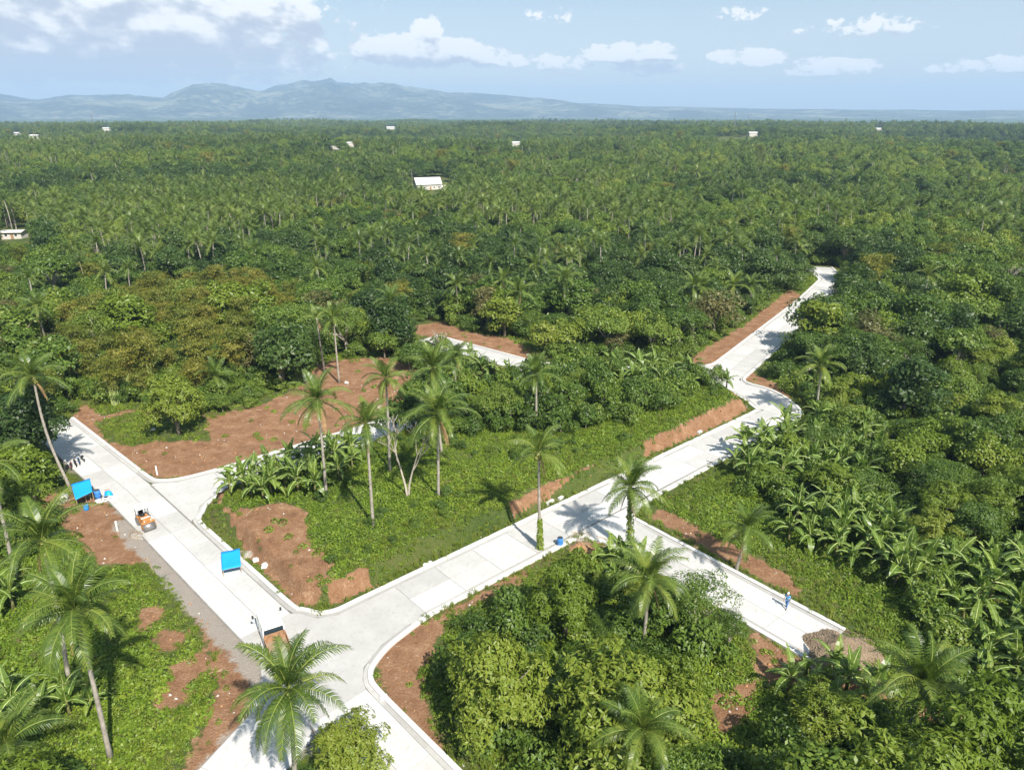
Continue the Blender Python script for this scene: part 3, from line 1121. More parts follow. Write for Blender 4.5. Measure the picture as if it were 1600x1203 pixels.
CF = [coarse_frond(500 + i, L, el, dr) for i, (el, dr, L) in enumerate([(80, 50, 3.9), (62, 85, 4.6), (42, 95, 4.9), (18, 90, 4.8), (-12, 65, 4.5)])]
PALM_CROWN = []
for s in range(4):
    it = []
    r = random.Random(600 + s)
    for i in range(17):
        it.append((CF[min(4, int(5 * i / 17))], Matrix.Rotation(i * 2.399 + r.uniform(-.3, .3), 4, 'Z') @ Matrix.Scale(r.uniform(.88, 1.1), 4), 0))
    PALM_CROWN.append(join_meshes('palm_crown', it, [M['palm_leaf'], M['palm_rib']]))


def straight_trunk(h, bend, r0=0.17):
    mb = MB()
    pts = []
    for i in range(6):
        t = i / 5
        pts.append((bend * math.sin(t * math.pi) * 0.6, 0, -0.4 + (h + 0.4) * t))
    mb.tube(pts, [r0 * 1.45, r0 * 1.05, r0, r0 * .92, r0 * .85, r0 * .8], 7)
    return mb.mesh('palm_trunk', M['palm_trunk'], True)


PALM_TRUNK = [straight_trunk(h, b) for h, b in ((10, 0.3), (10, -0.7), (10, 1.0))]


def banana_leaf(name, seed, L, el0, droop, w=0.55):
    r = np.random.default_rng(seed)
    n = 8
    ts = np.linspace(0, 1, n)
    ang = el0 - droop * ts ** 1.3
    pts = [np.zeros(3)]
    for i in range(n - 1):
        pts.append(pts[-1] + L / (n - 1) * np.array([math.cos(ang[i]), 0, math.sin(ang[i])]))
    mb = MB()
    mb.tube([tuple(p) for p in pts], [0.05 * (1 - .8 * t) + .006 for t in ts], 4, m=1, cap=False)
    for s in (-1, 1):
        for i in range(1, n - 1):
            if r.random() < 0.06:
                continue
            a, b = pts[i], pts[i + 1]
            wa = w * math.sin(min(1, 0.18 + ts[i] * 0.86) * math.pi) ** 0.6 * 0.62
            wb = w * max(0.04, math.sin(min(1, 0.18 + ts[i + 1] * 0.86) * math.pi)) ** 0.6 * 0.62
            up = np.array([-math.sin(ang[i]), 0, math.cos(ang[i])])
            tilt = r.uniform(-0.15, 0.45)
            gap = (b - a) * r.uniform(0.0, 0.16)
            oa = np.array([0, s * wa, 0]) + up * wa * tilt
            ob = np.array([0, s * wb, 0]) + up * wb * (tilt - 0.1)
            vs = [a, b - gap * 0.2, b - gap + ob, a + oa]
            mb.add(vs, [(0, 1, 2, 3) if s > 0 else (3, 2, 1, 0)], 0)
    return mb.mesh(name, [M['banana_leaf'], M['banana_rib']])


BLEAF = []
for i, (el, dr, L) in enumerate([(84, 20, 2.2), (70, 55, 2.6), (58, 85, 2.7), (42, 100, 2.6), (22, 95, 2.4), (-5, 75, 2.0)]):
    BLEAF.append([banana_leaf('banana_leaf', 700 + 3 * i + k, L, math.radians(el), math.radians(dr + 12 * k)) for k in range(2)])
_mb = MB()
_mb.tube([(0, 0, -0.3), (0.03, 0, 0.7), (0.0, 0.02, 1.45), (0, 0, 1.9)], [0.15, 0.13, 0.10, 0.06], 7)
BSTEM = _mb.mesh('banana_stem', M['banana_stem'], True)


def banana_whole(seed):
    it = [(BSTEM, Matrix.Identity(4), 2)]
    r = random.Random(seed)
    for i in range(9):
        lv = min(5, int(6 * i / 9))
        it.append((BLEAF[lv][r.randrange(2)], Matrix.Translation((0, 0, 1.6)) @ Matrix.Rotation(i * 2.399 + r.uniform(-.3, .3), 4, 'Z'), 0))
    return join_meshes('banana_whole', it, [M['banana_leaf'], M['banana_rib'], M['banana_stem']])


# ground cover tufts
def tuft(name, seed, rad, hgt, n, size, mat, aspect=0.7):
    r = np.random.default_rng(seed)
    a = r.uniform(0, 2 * math.pi, n)
    q = rad * np.sqrt(r.random(n))
    z = hgt * (1 - (q / rad) ** 2) * r.uniform(0.5, 1.0, n) + 0.02
    pos = np.stack([q * np.cos(a), q * np.sin(a), z], 1)
    nn = unit(np.stack([np.cos(a) * q / rad * 0.7, np.sin(a) * q / rad * 0.7, np.ones(n)], 1) + r.normal(size=(n, 3)) * 0.42)
    v, f = leaf_quads(pos, nn, size * r.uniform(0.6, 1.3, n), aspect, r)
    return mesh_np(name, v, f, [mat])


def grass_tuft(name, seed, n, h, mat):
    r = np.random.default_rng(seed)
    V = []
    for i in range(n):
        a = r.uniform(0, 6.283)
        b = np.array([r.normal() * .16, r.normal() * .16, 0])
        l = h * r.uniform(.6, 1.2)
        d = np.array([math.cos(a), math.sin(a), 0]) * r.uniform(.2, .7)
        w = np.array([-math.sin(a), math.cos(a), 0]) * 0.022
        mid = b + d * l * .4 + np.array([0, 0, l * .75])
        tip = b + d * l * .95 + np.array([0, 0, l * .8])
        V += [b - w, b + w, mid + w, mid - w, mid - w, mid + w, tip + w * .2, tip - w * .2]
    return mesh_np(name, np.array(V), np.arange(len(V)).reshape(-1, 4), [mat])


# ------------------------------------------------------------------ placing
def hidden_coll(name, meshes):
    c = bpy.data.collections.new(name)
    for i, m in enumerate(meshes):
        o = bpy.data.objects.new('%s_%02d' % (name, i), m)
        c.objects.link(o)
    return c


def scatter(name, label, cat, coll, pts, idx, rot, scl):
    """one 'stuff' object: copies of the collection's meshes on points"""
    me = bpy.data.meshes.new(name)
    n = len(pts)
    me.vertices.add(n)
    me.vertices.foreach_set('co', np.asarray(pts, np.float32).ravel())
    for nm, ty, key, dat in (('idx', 'INT', 'value', np.asarray(idx, np.int32)), ('rot', 'FLOAT_VECTOR', 'vector', np.asarray(rot, np.float32).ravel()),
                             ('scl', 'FLOAT_VECTOR', 'vector', np.asarray(scl, np.float32).ravel())):
        a = me.attributes.new(nm, ty, 'POINT')
        a.data.foreach_set(key, dat)
    me.update()
    o = obj(name, me)
    ng = bpy.data.node_groups.new(name + '_nodes', 'GeometryNodeTree')
    ng.interface.new_socket('Geometry', in_out='INPUT', socket_type='NodeSocketGeometry')
    ng.interface.new_socket('Geometry', in_out='OUTPUT', socket_type='NodeSocketGeometry')
    gi, go = ng.nodes.new('NodeGroupInput'), ng.nodes.new('NodeGroupOutput')
    ci = ng.nodes.new('GeometryNodeCollectionInfo')
    ci.inputs['Collection'].default_value = coll
    ci.inputs['Separate Children'].default_value = True
    ci.inputs['Reset Children'].default_value = True
    ip = ng.nodes.new('GeometryNodeInstanceOnPoints')
    ip.inputs['Pick Instance'].default_value = True
    ng.links.new(gi.outputs[0], ip.inputs['Points'])
    ng.links.new(ci.outputs[0], ip.inputs['Instance'])
    for nm, ty, sock in (('idx', 'INT', 'Instance Index'), ('rot', 'FLOAT_VECTOR', 'Rotation'), ('scl', 'FLOAT_VECTOR', 'Scale')):
        na = ng.nodes.new('GeometryNodeInputNamedAttribute')
        na.data_type = ty
        na.inputs['Name'].default_value = nm
        ng.links.new(na.outputs[0], ip.inputs[sock])
    ng.links.new(ip.outputs[0], go.inputs[0])
    md = o.modifiers.new('scatter', 'NODES')
    md.node_group = ng
    return tag(o, label, cat, kind='stuff')


def rotz(n, tilt=0.06):
    return np.stack([rng.normal(size=n) * tilt, rng.normal(size=n) * tilt, rng.uniform(0, 6.283, n)], 1)


def uscale(s, v=0.12):
    s = np.asarray(s)
    return np.stack([s * rng.uniform(1 - v, 1 + v, len(s)), s * rng.uniform(1 - v, 1 + v, len(s)), s * rng.uniform(1 - v, 1 + v, len(s))], 1)


COUNT = {}


def put_tree(kind, x, y, sc, label, group, name='broadleaf_tree', sz=1.0, cat='tree', z=None, v=None):
    vs = TREE[kind]
    me, tm, h, r = vs[random.randrange(len(vs)) if v is None else v]
    t = thing(name, label, cat, (x, y, ground_z(x, y) if z is None else z), random.uniform(0, 6.28), group)
    t.scale = (sc, sc, sc * sz)
    obj('crown', me, t)
    obj('trunk', tm, t)
    COUNT[name] = COUNT.get(name, 0) + 1
    return t


def put_palm(base, top, label, group, seed=0, nf=20, fl=1.0, dry=1, nuts=True, vine=False, r0=0.17, curve=0.0):
    """palm with every frond a part; base and top are points in the world"""
    base, top = Vector(base), Vector(top)
    r = random.Random(seed)
    t = thing('coconut_palm', label, 'palm', base, 0, group)
    loc = top - base
    mb = MB()
    side = Vector((loc.y, -loc.x, 0))
    side = side.normalized() if side.length > 0.05 else Vector((1, 0, 0))
    pts = []
    for i in range(10):
        k = i / 9
        p = loc * k
        if k == 0:
            p = p - Vector((0, 0, 0.4))
        # most of the lean happens low down, then the trunk straightens
        bow = math.sin(k * math.pi) * (0.05 * loc.length + 0.02)
        hv = Vector((loc.x, loc.y, 0))
        p = p + hv * 0.16 * math.sin(k * math.pi) + Vector((curve, 0, 0)) * math.sin(k * math.pi)
        pts.append(p)
    mb.tube(pts, [r0 * (1.55 if i == 0 else 1.12 - 0.045 * i) for i in range(10)], 8)
    mb.build('trunk', M['palm_trunk'], t, True)
    lay = palm_layout(seed, nf)
    tilt = (r.uniform(-.12, .12), r.uniform(-.12, .12))
    for lev, va, rz, s in lay:
        f = obj('frond', FROND[lev][va], t, loc + Vector((0, 0, 0.12 * (7 - lev) / 7)), 0, s * fl)
        f.rotation_euler = (tilt[0] + r.uniform(-.18, .18), tilt[1] + r.uniform(-.1, .1), rz)
    for i in range(dry):
        f = obj('dry_frond', DRY[i % 2], t, loc - Vector((0, 0, 0.2)), 0, fl * r.uniform(.8, 1))
        f.rotation_euler = (0, 0, r.uniform(0, 6.28))
    if nuts:
        nb = MB()
        nb.tube([(0, 0, -.05), (0, 0, -.75)], [.30, .26], 8)
        for i in range(9):
            a = r.uniform(0, 6.28)
            c = Vector((math.cos(a) * 0.34, math.sin(a) * 0.34, -0.35 - r.uniform(0, .35)))
            nb.tube([c + Vector((0, 0, -.15)), c + Vector((0, 0, -.09)), c, c + Vector((0, 0, .09)), c + Vector((0, 0, .15))], [0.03, .10, .13, .10, .03], 6)
        nb.build('fruit_cluster', M['nut'], t, True, loc=loc)
    if vine:
        L = loc.length * vine
        n = 700
        rr = np.random.default_rng(seed)
        k = rr.random(n) ** 1.0
        a = rr.uniform(0, 6.28, n)
        ax = np.array([loc.normalized()]) * (k * L)[:, None]
        dirs = np.stack([np.cos(a), np.sin(a), np.zeros(n)], 1)
        pos = ax + dirs * (r0 * 1.3 + 0.22 * rr.random((n, 1)) * (1.2 - k[:, None]))
        v, f = leaf_quads(pos, unit(dirs + np.array([0, 0, .5]) + rr.normal(size=(n, 3)) * .4), 0.22 * rr.uniform(.6, 1.3, n), 0.8, rr)
        obj('climbing_vine', mesh_np('climbing_vine', v, f, [M['vine_leaf']]), t)
    COUNT['coconut_palm'] = COUNT.get('coconut_palm', 0) + 1
    return t


def palm_at(bpx, cpx, label, group=None, **k):
    b = P(*bpx)
    d = ray(*cpx)
    t = b[1] / d[1]                                  # crown in the upright plane through the base
    top = (d[0] * t, b[1], CAM_H + d[2] * t)
    return put_palm(b, top, label, group, **k)


# --- the palms one can tell apart
pal = [
    ((510, 775), (497, 626), 'coconut palm with drooping fronds beside the banana patch on the grassy block', dict(seed=1, nf=18, dry=2)),
    ((583, 822), (572, 662), 'slim coconut palm with slightly bent pale trunk alone in the vine meadow', dict(seed=2, nf=17, fl=.85)),
    ((685, 778), (683, 648), 'full coconut palm with brown dead fronds under its crown beside the bare forked tree', dict(seed=3, nf=24, fl=1.05, dry=4)),
    ((691, 714), (678, 576), 'coconut palm standing close behind the palm with brown dead fronds', dict(seed=4, nf=20, fl=.95)),
    ((715, 640), (710, 560), 'short coconut palm near the pale side road behind the forked tree', dict(seed=5, nf=18, fl=.85)),
    ((609, 737), (603, 592), 'coconut palm half hidden by the bare branches of the forked tree', dict(seed=6, nf=16, fl=.8, dry=2)),
    ((530, 598), (521, 500), 'coconut palm with pale straight trunk at the back of the red earth clearing', dict(seed=7, nf=18, fl=.9)),
    ((508, 583), (495, 497), 'ragged thin coconut palm with few fronds at the edge of the red clearing', dict(seed=8, nf=7, fl=.7, dry=4, nuts=False)),
    ((838, 668), (838, 586), 'coconut palm rising from the thicket in the middle of the grassy block', dict(seed=9, nf=18, fl=.85, dry=2)),
    ((844, 858), (842, 708), 'coconut palm with ivy around its trunk foot at the kerb by the blue barrel', dict(seed=10, nf=15, fl=.8, vine=0.33)),
    ((985, 862), (985, 762), 'coconut palm with thick vine-covered trunk at the corner of the dead-end road', dict(seed=11, nf=22, fl=.9, vine=0.95, r0=.24, dry=2)),
    ((1005, 1018), (1014, 905), 'coconut palm with bright fronds between the mango tree and the dead-end road', dict(seed=12, nf=22, fl=.92, dry=1)),
    ((1150, 890), (1167, 826), 'leaning coconut palm on the bank across from the mango grove beside the dead-end road', dict(seed=13, nf=18, fl=.8)),
    ((1275, 652), (1284, 572), 'coconut palm with long pale trunk on the corner by the sharp road bend', dict(seed=14, nf=20, fl=.9)),
    ((1395, 1198), (1440, 1072), 'leaning coconut palm beside the gravel heap at the road end', dict(seed=15, nf=24, fl=.92, dry=2)),
    ((990, 1262), (1003, 1142), 'low coconut palm in front of the bright mango tree', dict(seed=16, nf=22, fl=.78)),
    ((462, 1262), (450, 1078), 'large coconut palm with spreading fronds over the road crossing', dict(seed=17, nf=24, fl=.98, dry=1)),
    ((173, 1186), (118, 955), 'tall coconut palm with bare curved trunk above the vine-covered slope', dict(seed=18, nf=22, fl=.95, dry=2)),
    ((110, 1080), (66, 846), 'tall coconut palm standing behind the palm above the vine-covered slope', dict(seed=19, nf=22, fl=.95)),
    ((113, 768), (52, 590), 'tall coconut palm with long curved trunk leaning over the blue tarpaulin shelter', dict(seed=20, nf=18, fl=.95, curve=-0.5)),
    ((24, 905), (-18, 722), 'coconut palm with pale trunk at the edge of the red earth beside the dark tree', dict(seed=21, nf=20, fl=.95)),
    ((347, 622), (336, 588), 'short young coconut palm at the back of the red clearing beside the round olive tree', dict(seed=22, nf=14, fl=.8, nuts=False, dry=0)),
    ((1112, 490), (1110, 447), 'first coconut palm of three in a row above the red bank', dict(seed=23, nf=20, fl=1.05)),
    ((1145, 490), (1147, 447), 'middle coconut palm of three in a row above the red bank', dict(seed=24, nf=20, fl=1.0)),
    ((1174, 490), (1174, 447), 'last coconut palm of three in a row above the red bank', dict(seed=25, nf=18, fl=.85)),
    ((1250, 420), (1248, 392), 'coconut palm beside the far bend of the road', dict(seed=26, nf=18, fl=.95)),
    ((20, 1230), (10, 1165), 'low coconut palm in the deep vines at the foot of the slope', dict(seed=27, nf=18, fl=.9, nuts=False)),
]
for b, c, lab, k in pal:
    palm_at(b, c, lab, **k)
PALM_XY = [tuple(P(*b)[:2]) for b, c, l, k in pal]

# --- the broadleaf trees one can tell apart: pixel of the crown centre, its height above ground, scale
near_trees = [
    ('mango', 775, 1062, 4.4, 1.36, 1.15, 'big dense mango tree with bright leaves casting shade on the road verge', 0),
    ('mango', 885, 935, 4.3, 1.02, 1.25, 'mango tree beside the kerb behind the biggest mango', 1),
    ('mango', 955, 1040, 4.0, .86, 1.0, 'light green mango tree under the bright-fronded coconut palm', 2),
    ('mango', 1058, 1098, 4.0, .86, 1.35, 'tall yellow-green mango tree behind the low coconut palm', 1),
    ('light', 1095, 940, 4.4, 1.08, 1.0, 'fine-leaved pale green tree overhanging the dead-end road', 0),
    ('light', 1140, 980, 3.6, .66, 1.0, 'small fine-leaved tree leaning over the kerb of the dead-end road', 1),
    ('mango', 545, 1172, 3.4, .92, 0.9, 'rounded leafy tree between the two branches of the crossing', 2),
    ('mango', 1290, 1128, 2.8, .98, 0.95, 'leafy tree beside the red patch below the gravel heap', 0),
    ('bush', 1225, 1170, 1.4, 1.3, 1.2, 'low bush in the shade beside the red patch below the gravel heap', 1),
    ('dark', 44, 705, 2.2, 1.7, 1.05, 'large dark tree overhanging the road end by the parked motorcycles', 0),
    ('dark', -15, 745, 2.0, 1.2, 1.0, 'dark tree close beside the large dark tree at the road end', 1),
    ('mango', 272, 632, 3.6, 1.45, 1.1, 'lone bushy tree standing in the red earth clearing', 0),
    ('olive', 398, 546, 4.6, 1.15, 1.0, 'round olive grey tree behind the red earth clearing', 0),
    ('shade', 780, 650, 4.2, .85, 1.1, 'dark green tree in the thicket on the grassy block', 1),
    ('mid_bright', 745, 640, 3.8, .72, 1.1, 'bright tree in the thicket on the grassy block', 2),
    ('shade', 900, 612, 3.4, .62, 1.0, 'leafy tree near the palm that rises from the block thicket', 0),
    ('mid', 960, 600, 3.4, .6, 1.0, 'round leafy tree beside the bananas at the back of the block', 1),
    ('mid_bright', 850, 625, 3.4, .6, 1.0, 'bright leafy tree below the palm that rises from the block thicket', 0),
    ('mid_dark', 720, 655, 3.2, .55, 1.0, 'small dark tree beside the full palm on the block', 0),
    ('mid_bright', 690, 545, 3.0, .6, 1.0, 'bright small tree before the far red bank', 1),
    ('mid', 640, 560, 3.5, .7, 1.0, 'green tree at the end of the red clearing', 2),
    ('mid', 600, 540, 3.8, .8, 1.0, 'leafy green tree behind the red clearing', 3),
    ('mid_bright', 1508, 440, 6.5, 1.55, 1.0, 'big yellow-green dome tree standing above the forest', 1),
    ('mid_bright', 1385, 515, 5.5, 1.3, 1.0, 'yellow-green round tree beside the leafless trees', 0),
    ('mid_dark', 1425, 590, 6.0, 1.35, 1.0, 'very dark broad tree below the yellow-green round tree', 0),
    ('umbrella', 1065, 500, 6.5, 1.1, 1.0, 'flat-topped tree with forked pale trunk at the edge of the red bank', 0),
    ('umbrella', 1020, 525, 5.5, .95, 1.0, 'smaller flat-topped tree with slanting pale trunk near the red bank', 1),
    ('shade', 1110, 420, 7.0, 1.6, 1.0, 'wide dark spreading tree behind the three palms', 2),
    ('umbrella', 75, 415, 6.5, 1.6, 1.0, 'wide bright dome tree beside the small brown house', 2),
    ('mid_dark', 75, 372, 6.5, 1.5, 1.1, 'dark round tree beside the pale slab in the forest', 1),
    ('mid_dark', 1325, 372, 7.0, 1.4, 1.1, 'dark tree closing off the far road', 2),
]
TREE_XY = []
for kind, px, py, zc, sc, sz, lab, v in near_trees:
    q = G(px, py, zc * sc * 0.9)
    put_tree(kind, q[0], q[1], sc, lab, None, sz=sz, v=v % len(TREE[kind]), name='bush' if kind == 'bush' else 'broadleaf_tree', cat='bush' if kind == 'bush' else 'tree')
    TREE_XY.append((q[0], q[1], 3.4 * sc))


def bare_tree(px, py, h, label, seed, n=26, spread=1.0):
    r = random.Random(seed)
    b = P(px, py)
    t = thing('bare_tree', label, 'tree', tuple(b))
    mb = MB()
    tips = []

    def grow(p, d, L, rad, lev):
        q = p + d * L
        mid = p.lerp(q, 0.5) + Vector((r.uniform(-.1, .1), r.uniform(-.1, .1), 0)) * L * 0.5
        mb.tube([p, mid, q], [rad, rad * .8, rad * .6], 5, cap=lev > 3)
        if lev >= 4:
            return
        for i in range(r.choice((2, 3)) if lev else 2):
            nd = (d + Vector((r.uniform(-1, 1), r.uniform(-1, 1), r.uniform(-.1, .55))) * 0.62 * spread).normalized()
            grow(q, nd, L * r.uniform(.55, .8), rad * .58, lev + 1)
    for k in range(2):
        grow(Vector((0.1 * k, 0, -0.3)), Vector((r.uniform(-.12, .12) + .2 * k - .1, r.uniform(-.12, .12), 1)).normalized(), h * 0.40, 0.18, 0)
    mb.build('trunk', M['pale_bark'], t, True)
    return t


bare_tree(637, 775, 9.5, 'bare forked tree with pale branches in the vine meadow', 1, spread=0.8)
bare_tree(1258, 555, 7, 'leafless grey tree beside the road above the sharp bend', 2)
bare_tree(1330, 570, 7, 'leafless branching tree behind the palm on the bend', 3, spread=1.2)
bare_tree(1300, 500, 7, 'leafless pale tree leaning towards the far road', 4)
bare_tree(1565, 470, 9, 'leafless grey tree beside the big yellow-green dome tree', 5)
bare_tree(160, 430, 9, 'tall dead pale tree rising beyond the bamboo', 6, spread=.6)
bare_tree(690, 560, 6, 'thin bare tree behind the side road', 7)


# ------------------------------------------------------------------ bananas
def put_banana(x, y, sc, label, group, seed, nl=9):
    r = random.Random(seed)
    t = thing('banana_plant', label, 'banana plant', (x, y, ground_z(x, y)), r.uniform(0, 6.28), group)
    t.scale = (sc, sc, sc)
    obj('stem', BSTEM, t)
    for i in range(nl):
        lv = min(5, int(6 * i / nl + r.uniform(0, .5)))
        f = obj('leaf', BLEAF[lv][r.randrange(2)], t, (0, 0, 1.6 + r.uniform(-.1, .15)), 0, r.uniform(.85, 1.12))
        f.rotation_euler = (r.uniform(-.2, .2), 0, i * 2.399 + r.uniform(-.35, .35))
    COUNT['banana_plant'] = COUNT.get('banana_plant', 0) + 1


ban_zones = [   # pixel polygon, number, scale, label
    ([(352, 760), (390, 725), (470, 715), (560, 712), (560, 745), (500, 800), (420, 805), (365, 795)], 34, 1.05, 'broad-leaved banana plant in the patch on the corner of the grassy block'),
    ([(900, 600), (960, 580), (1060, 578), (1125, 592), (1135, 625), (1060, 650), (960, 635)], 26, 1.1, 'banana plant near the hidden side road at the back of the grassy block'),
    ([(1195, 690), (1260, 660), (1350, 680), (1380, 730), (1340, 780), (1280, 770), (1215, 760), (1150, 760), (1140, 725)], 40, 1.15, 'banana plant in the plantation below the long straight road'),
    ([(1235, 800), (1340, 800), (1440, 880), (1400, 930), (1300, 880), (1220, 850)], 30, 1.15, 'banana plant on the slope between the plantation and the dome bushes'),
    ([(1400, 890), (1520, 880), (1640, 900), (1640, 1010), (1480, 990), (1400, 950)], 26, 1.15, 'banana plant beyond the grassy bank of the dead-end road'),
    ([(1500, 1010), (1640, 1010), (1640, 1110), (1540, 1090)], 14, 1.1, 'banana plant beside the palm by the gravel heap'),
    ([(1220, 1075), (1300, 1060), (1390, 1085), (1380, 1110), (1260, 1110)], 9, 1.0, 'banana plant at the edge of the red patch below the gravel heap'),
    ([(925, 905), (1000, 875), (1010, 900), (950, 935)], 7, 1.05, 'banana plant under the vine-covered palm by the kerb'),
    ([(860, 1090), (920, 1080), (930, 1150), (870, 1160)], 5, 1.1, 'banana plant between the mango trees'),
    ([(-20, 925), (25, 915), (25, 960), (-20, 970)], 5, 1.0, 'banana plant on the left of the vine slope under tall palms'),
    ([(40, 1100), (150, 1070), (170, 1110), (60, 1140)], 6, .8, 'small banana plant among the vines on the slope'),
    ([(-20, 1100), (20, 1090), (40, 1190), (-20, 1203)], 6, 1.0, 'banana plant low in the vines below the slope'),
    ([(130, 430), (350, 410), (330, 470), (140, 480)], 24, 1.3, 'banana plant in the strip beyond the bamboo'),
    ([(680, 555), (760, 570), (800, 590), (740, 600), (690, 575)], 9, 1.0, 'banana plant in front of the side road behind the clearing'),
    ([(840, 520), (880, 520), (900, 545), (850, 550)], 6, 1.2, 'banana plant at the forest edge above the far red bank'),
    ([(1240, 610), (1280, 590), (1330, 600), (1320, 620), (1260, 630)], 7, 1.1, 'banana plant around the palm by the sharp road bend'),
]
si = 0
BAN_XY = []
for poly, n, sc, lab in ban_zones:
    gp = PX(poly)
    xs, ys = [p[0] for p in gp], [p[1] for p in gp]
    k = tries = 0
    loc_pts = []
    while k < n and tries < 4000:
        tries += 1
        x, y = random.uniform(min(xs), max(xs)), random.uniform(min(ys), max(ys))
        if not inside(gp, np.array([x]), np.array([y]))[0] or float(road_dist(np.array([x]), np.array([y]))[0]) < 1.6:
            continue
        if any((x - a) ** 2 + (y - b) ** 2 < 1.5 ** 2 for a, b in loc_pts):
            continue
        loc_pts.append((x, y))
        kk = random.uniform(.78, 1.22)
        put_banana(x, y, sc * kk, ('low ' if kk < .92 else 'tall ' if kk > 1.08 else 'medium-size ') + lab.replace('small ', ''), 'banana plants: ' + lab, 4000 + si)
        si += 1
        k += 1
    BAN_XY += loc_pts

# ------------------------------------------------------------------ zones (pixels of the photograph) that stay free of tall plants
CLEAR = [
    [(100, 690), (132, 675), (240, 752), (420, 708), (560, 668), (560, 690), (440, 720), (340, 770), (310, 812), (470, 950), (530, 955), (700, 865), (1000, 715), (1170, 640), (1130, 600), (1120, 572), (1290, 412), (1312, 430), (1180, 580),
     (1250, 640), (1130, 715), (1020, 790), (1090, 855), (1330, 985), (1330, 1050), (1260, 1040), (1170, 980), (960, 855), (840, 880), (610, 1010), (580, 1060), (700, 1203), (310, 1203), (400, 1050), (210, 835), (100, 720)],
    [(118, 640), (135, 632), (200, 640), (330, 652), (420, 630), (500, 560), (600, 555), (665, 580), (560, 676), (400, 720), (235, 750), (118, 670)],
    [(0, 900), (90, 870), (60, 770), (150, 770), (420, 1050), (330, 1203), (0, 1203)],
    [(310, 800), (360, 770), (560, 690), (720, 690), (900, 640), (1130, 600), (1180, 640), (1000, 715), (520, 960)],
    [(640, 500), (840, 535), (840, 568), (800, 575), (640, 525)], [(1060, 568), (1230, 448), (1260, 462), (1120, 578)],
    [(1010, 800), (1130, 725), (1190, 790), (1300, 880), (1420, 960), (1480, 1040), (1400, 1060), (1330, 985)],
    [(590, 1010), (840, 880), (800, 920), (700, 970), (680, 1203), (600, 1100)],
    [(1100, 1000), (1290, 1040), (1400, 1060), (1390, 1095), (1200, 1180), (1100, 1180)], [(1420, 1090), (1540, 1090), (1540, 1150), (1420, 1140)],
    [(645, 280), (700, 276), (700, 302), (645, 302)], [(0, 358), (55, 358), (55, 380), (0, 380)],
]


for _px, _py, _w in ((520, 238, 12), (610, 203, 9), (167, 205, 8), (27, 213, 8), (55, 218, 8), (806, 229, 8), (548, 232, 6), (1372, 205, 7), (1176, 214, 8), (1145, 219, 30)):
    CLEAR.append([(_px - _w, _py - 5), (_px + _w, _py - 5), (_px + _w, _py + 2), (_px - _w, _py + 2)])


def blocked(x, y, z, r, hgt):
    """does a plant at x,y hide one of the zones that the photograph shows open?"""
    bad = np.zeros(len(x), bool)
    for dz, dx in ((0.1, 0), (0.5, -0.8), (0.5, 0.8), (0.5, 0), (0.92, 0), (0.8, -.6), (0.8, .6)):
        u, v, dep = project(x + dx * r, y, z + hgt * dz)
        for c in CLEAR:
            bad |= inside(c, u, v)
    return bad


def jitter_field(r0, r1, sp, azmax=44, jit=0.42):
    n = int(2 * r1 * math.sin(math.radians(azmax)) / sp) + 2
    m = int((r1 - r0 * 0.6) / sp) + 2
    X, Y = np.meshgrid(np.arange(-n / 2, n / 2) * sp, r0 * 0.55 + np.arange(m) * sp)
    x = X.ravel() + rng.uniform(-jit, jit, X.size) * sp
    y = Y.ravel() + rng.uniform(-jit, jit, X.size) * sp
    rr = np.hypot(x, y)
    a = np.degrees(np.abs(np.arctan2(x, y)))
    k = (rr >= r0) & (rr < r1) & (a < azmax)
    return x[k], y[k]


# --- bamboo thicket
PX5 = lambda pts: [tuple(G(p[0], p[1], 4.5)) for p in pts]
bam_poly = [PX5([(40, 600), (100, 495), (200, 458), (330, 455), (410, 500), (385, 560), (320, 592), (200, 596), (110, 612)]), PX5([(150, 470), (230, 440), (300, 430), (420, 440), (480, 470), (420, 500), (330, 470), (200, 480)])]
bx, by = jitter_field(85, 260, 5.6, jit=.5)
ok = np.zeros(len(bx), bool)
for p in bam_poly:
    ok |= inside(p, bx, by)
ok &= road_dist(bx, by) > 4
extra = [(840, 425), (930, 310), (985, 330), (660, 350), (720, 395), (880, 395), (1410, 325), (1480, 350), (560, 480), (1010, 395), (620, 330)]
bl = list(zip(bx[ok], by[ok], [0] * 999)) + [tuple(G(px, py, 5)) + (1,) for px, py in extra]
for i, (x, y, far) in enumerate(bl):
    t = thing('bamboo_clump', 'feathery yellow-green bamboo clump scattered in the forest' if far else 'feathery yellow-green bamboo clump in the thicket behind the red clearing', 'bamboo', (x, y, ground_z(x, y)), random.uniform(0, 6.28),
              'scattered bamboo clumps' if far else 'bamboo thicket')
    s = random.uniform(.6, 1.0) * (1.2 if far else 1)
    t.scale = (s, s, s * random.uniform(.85, 1.1))
    t['label'] = ('low ' if s < .73 else 'tall ' if s > .87 else 'medium-height ') + t['label']
    fm, cm = BAMBOO[i % 3]
    obj('foliage', fm, t)
    obj('canes', cm, t)
BAM_XY = [(b[0], b[1]) for b in bl]


def near_any(x, y, pts, rad):
    bad = np.zeros(len(x), bool)
    for q in pts:
        rr = q[2] if len(q) > 2 else rad
        bad |= (x - q[0]) ** 2 + (y - q[1]) ** 2 < rr * rr
    return bad


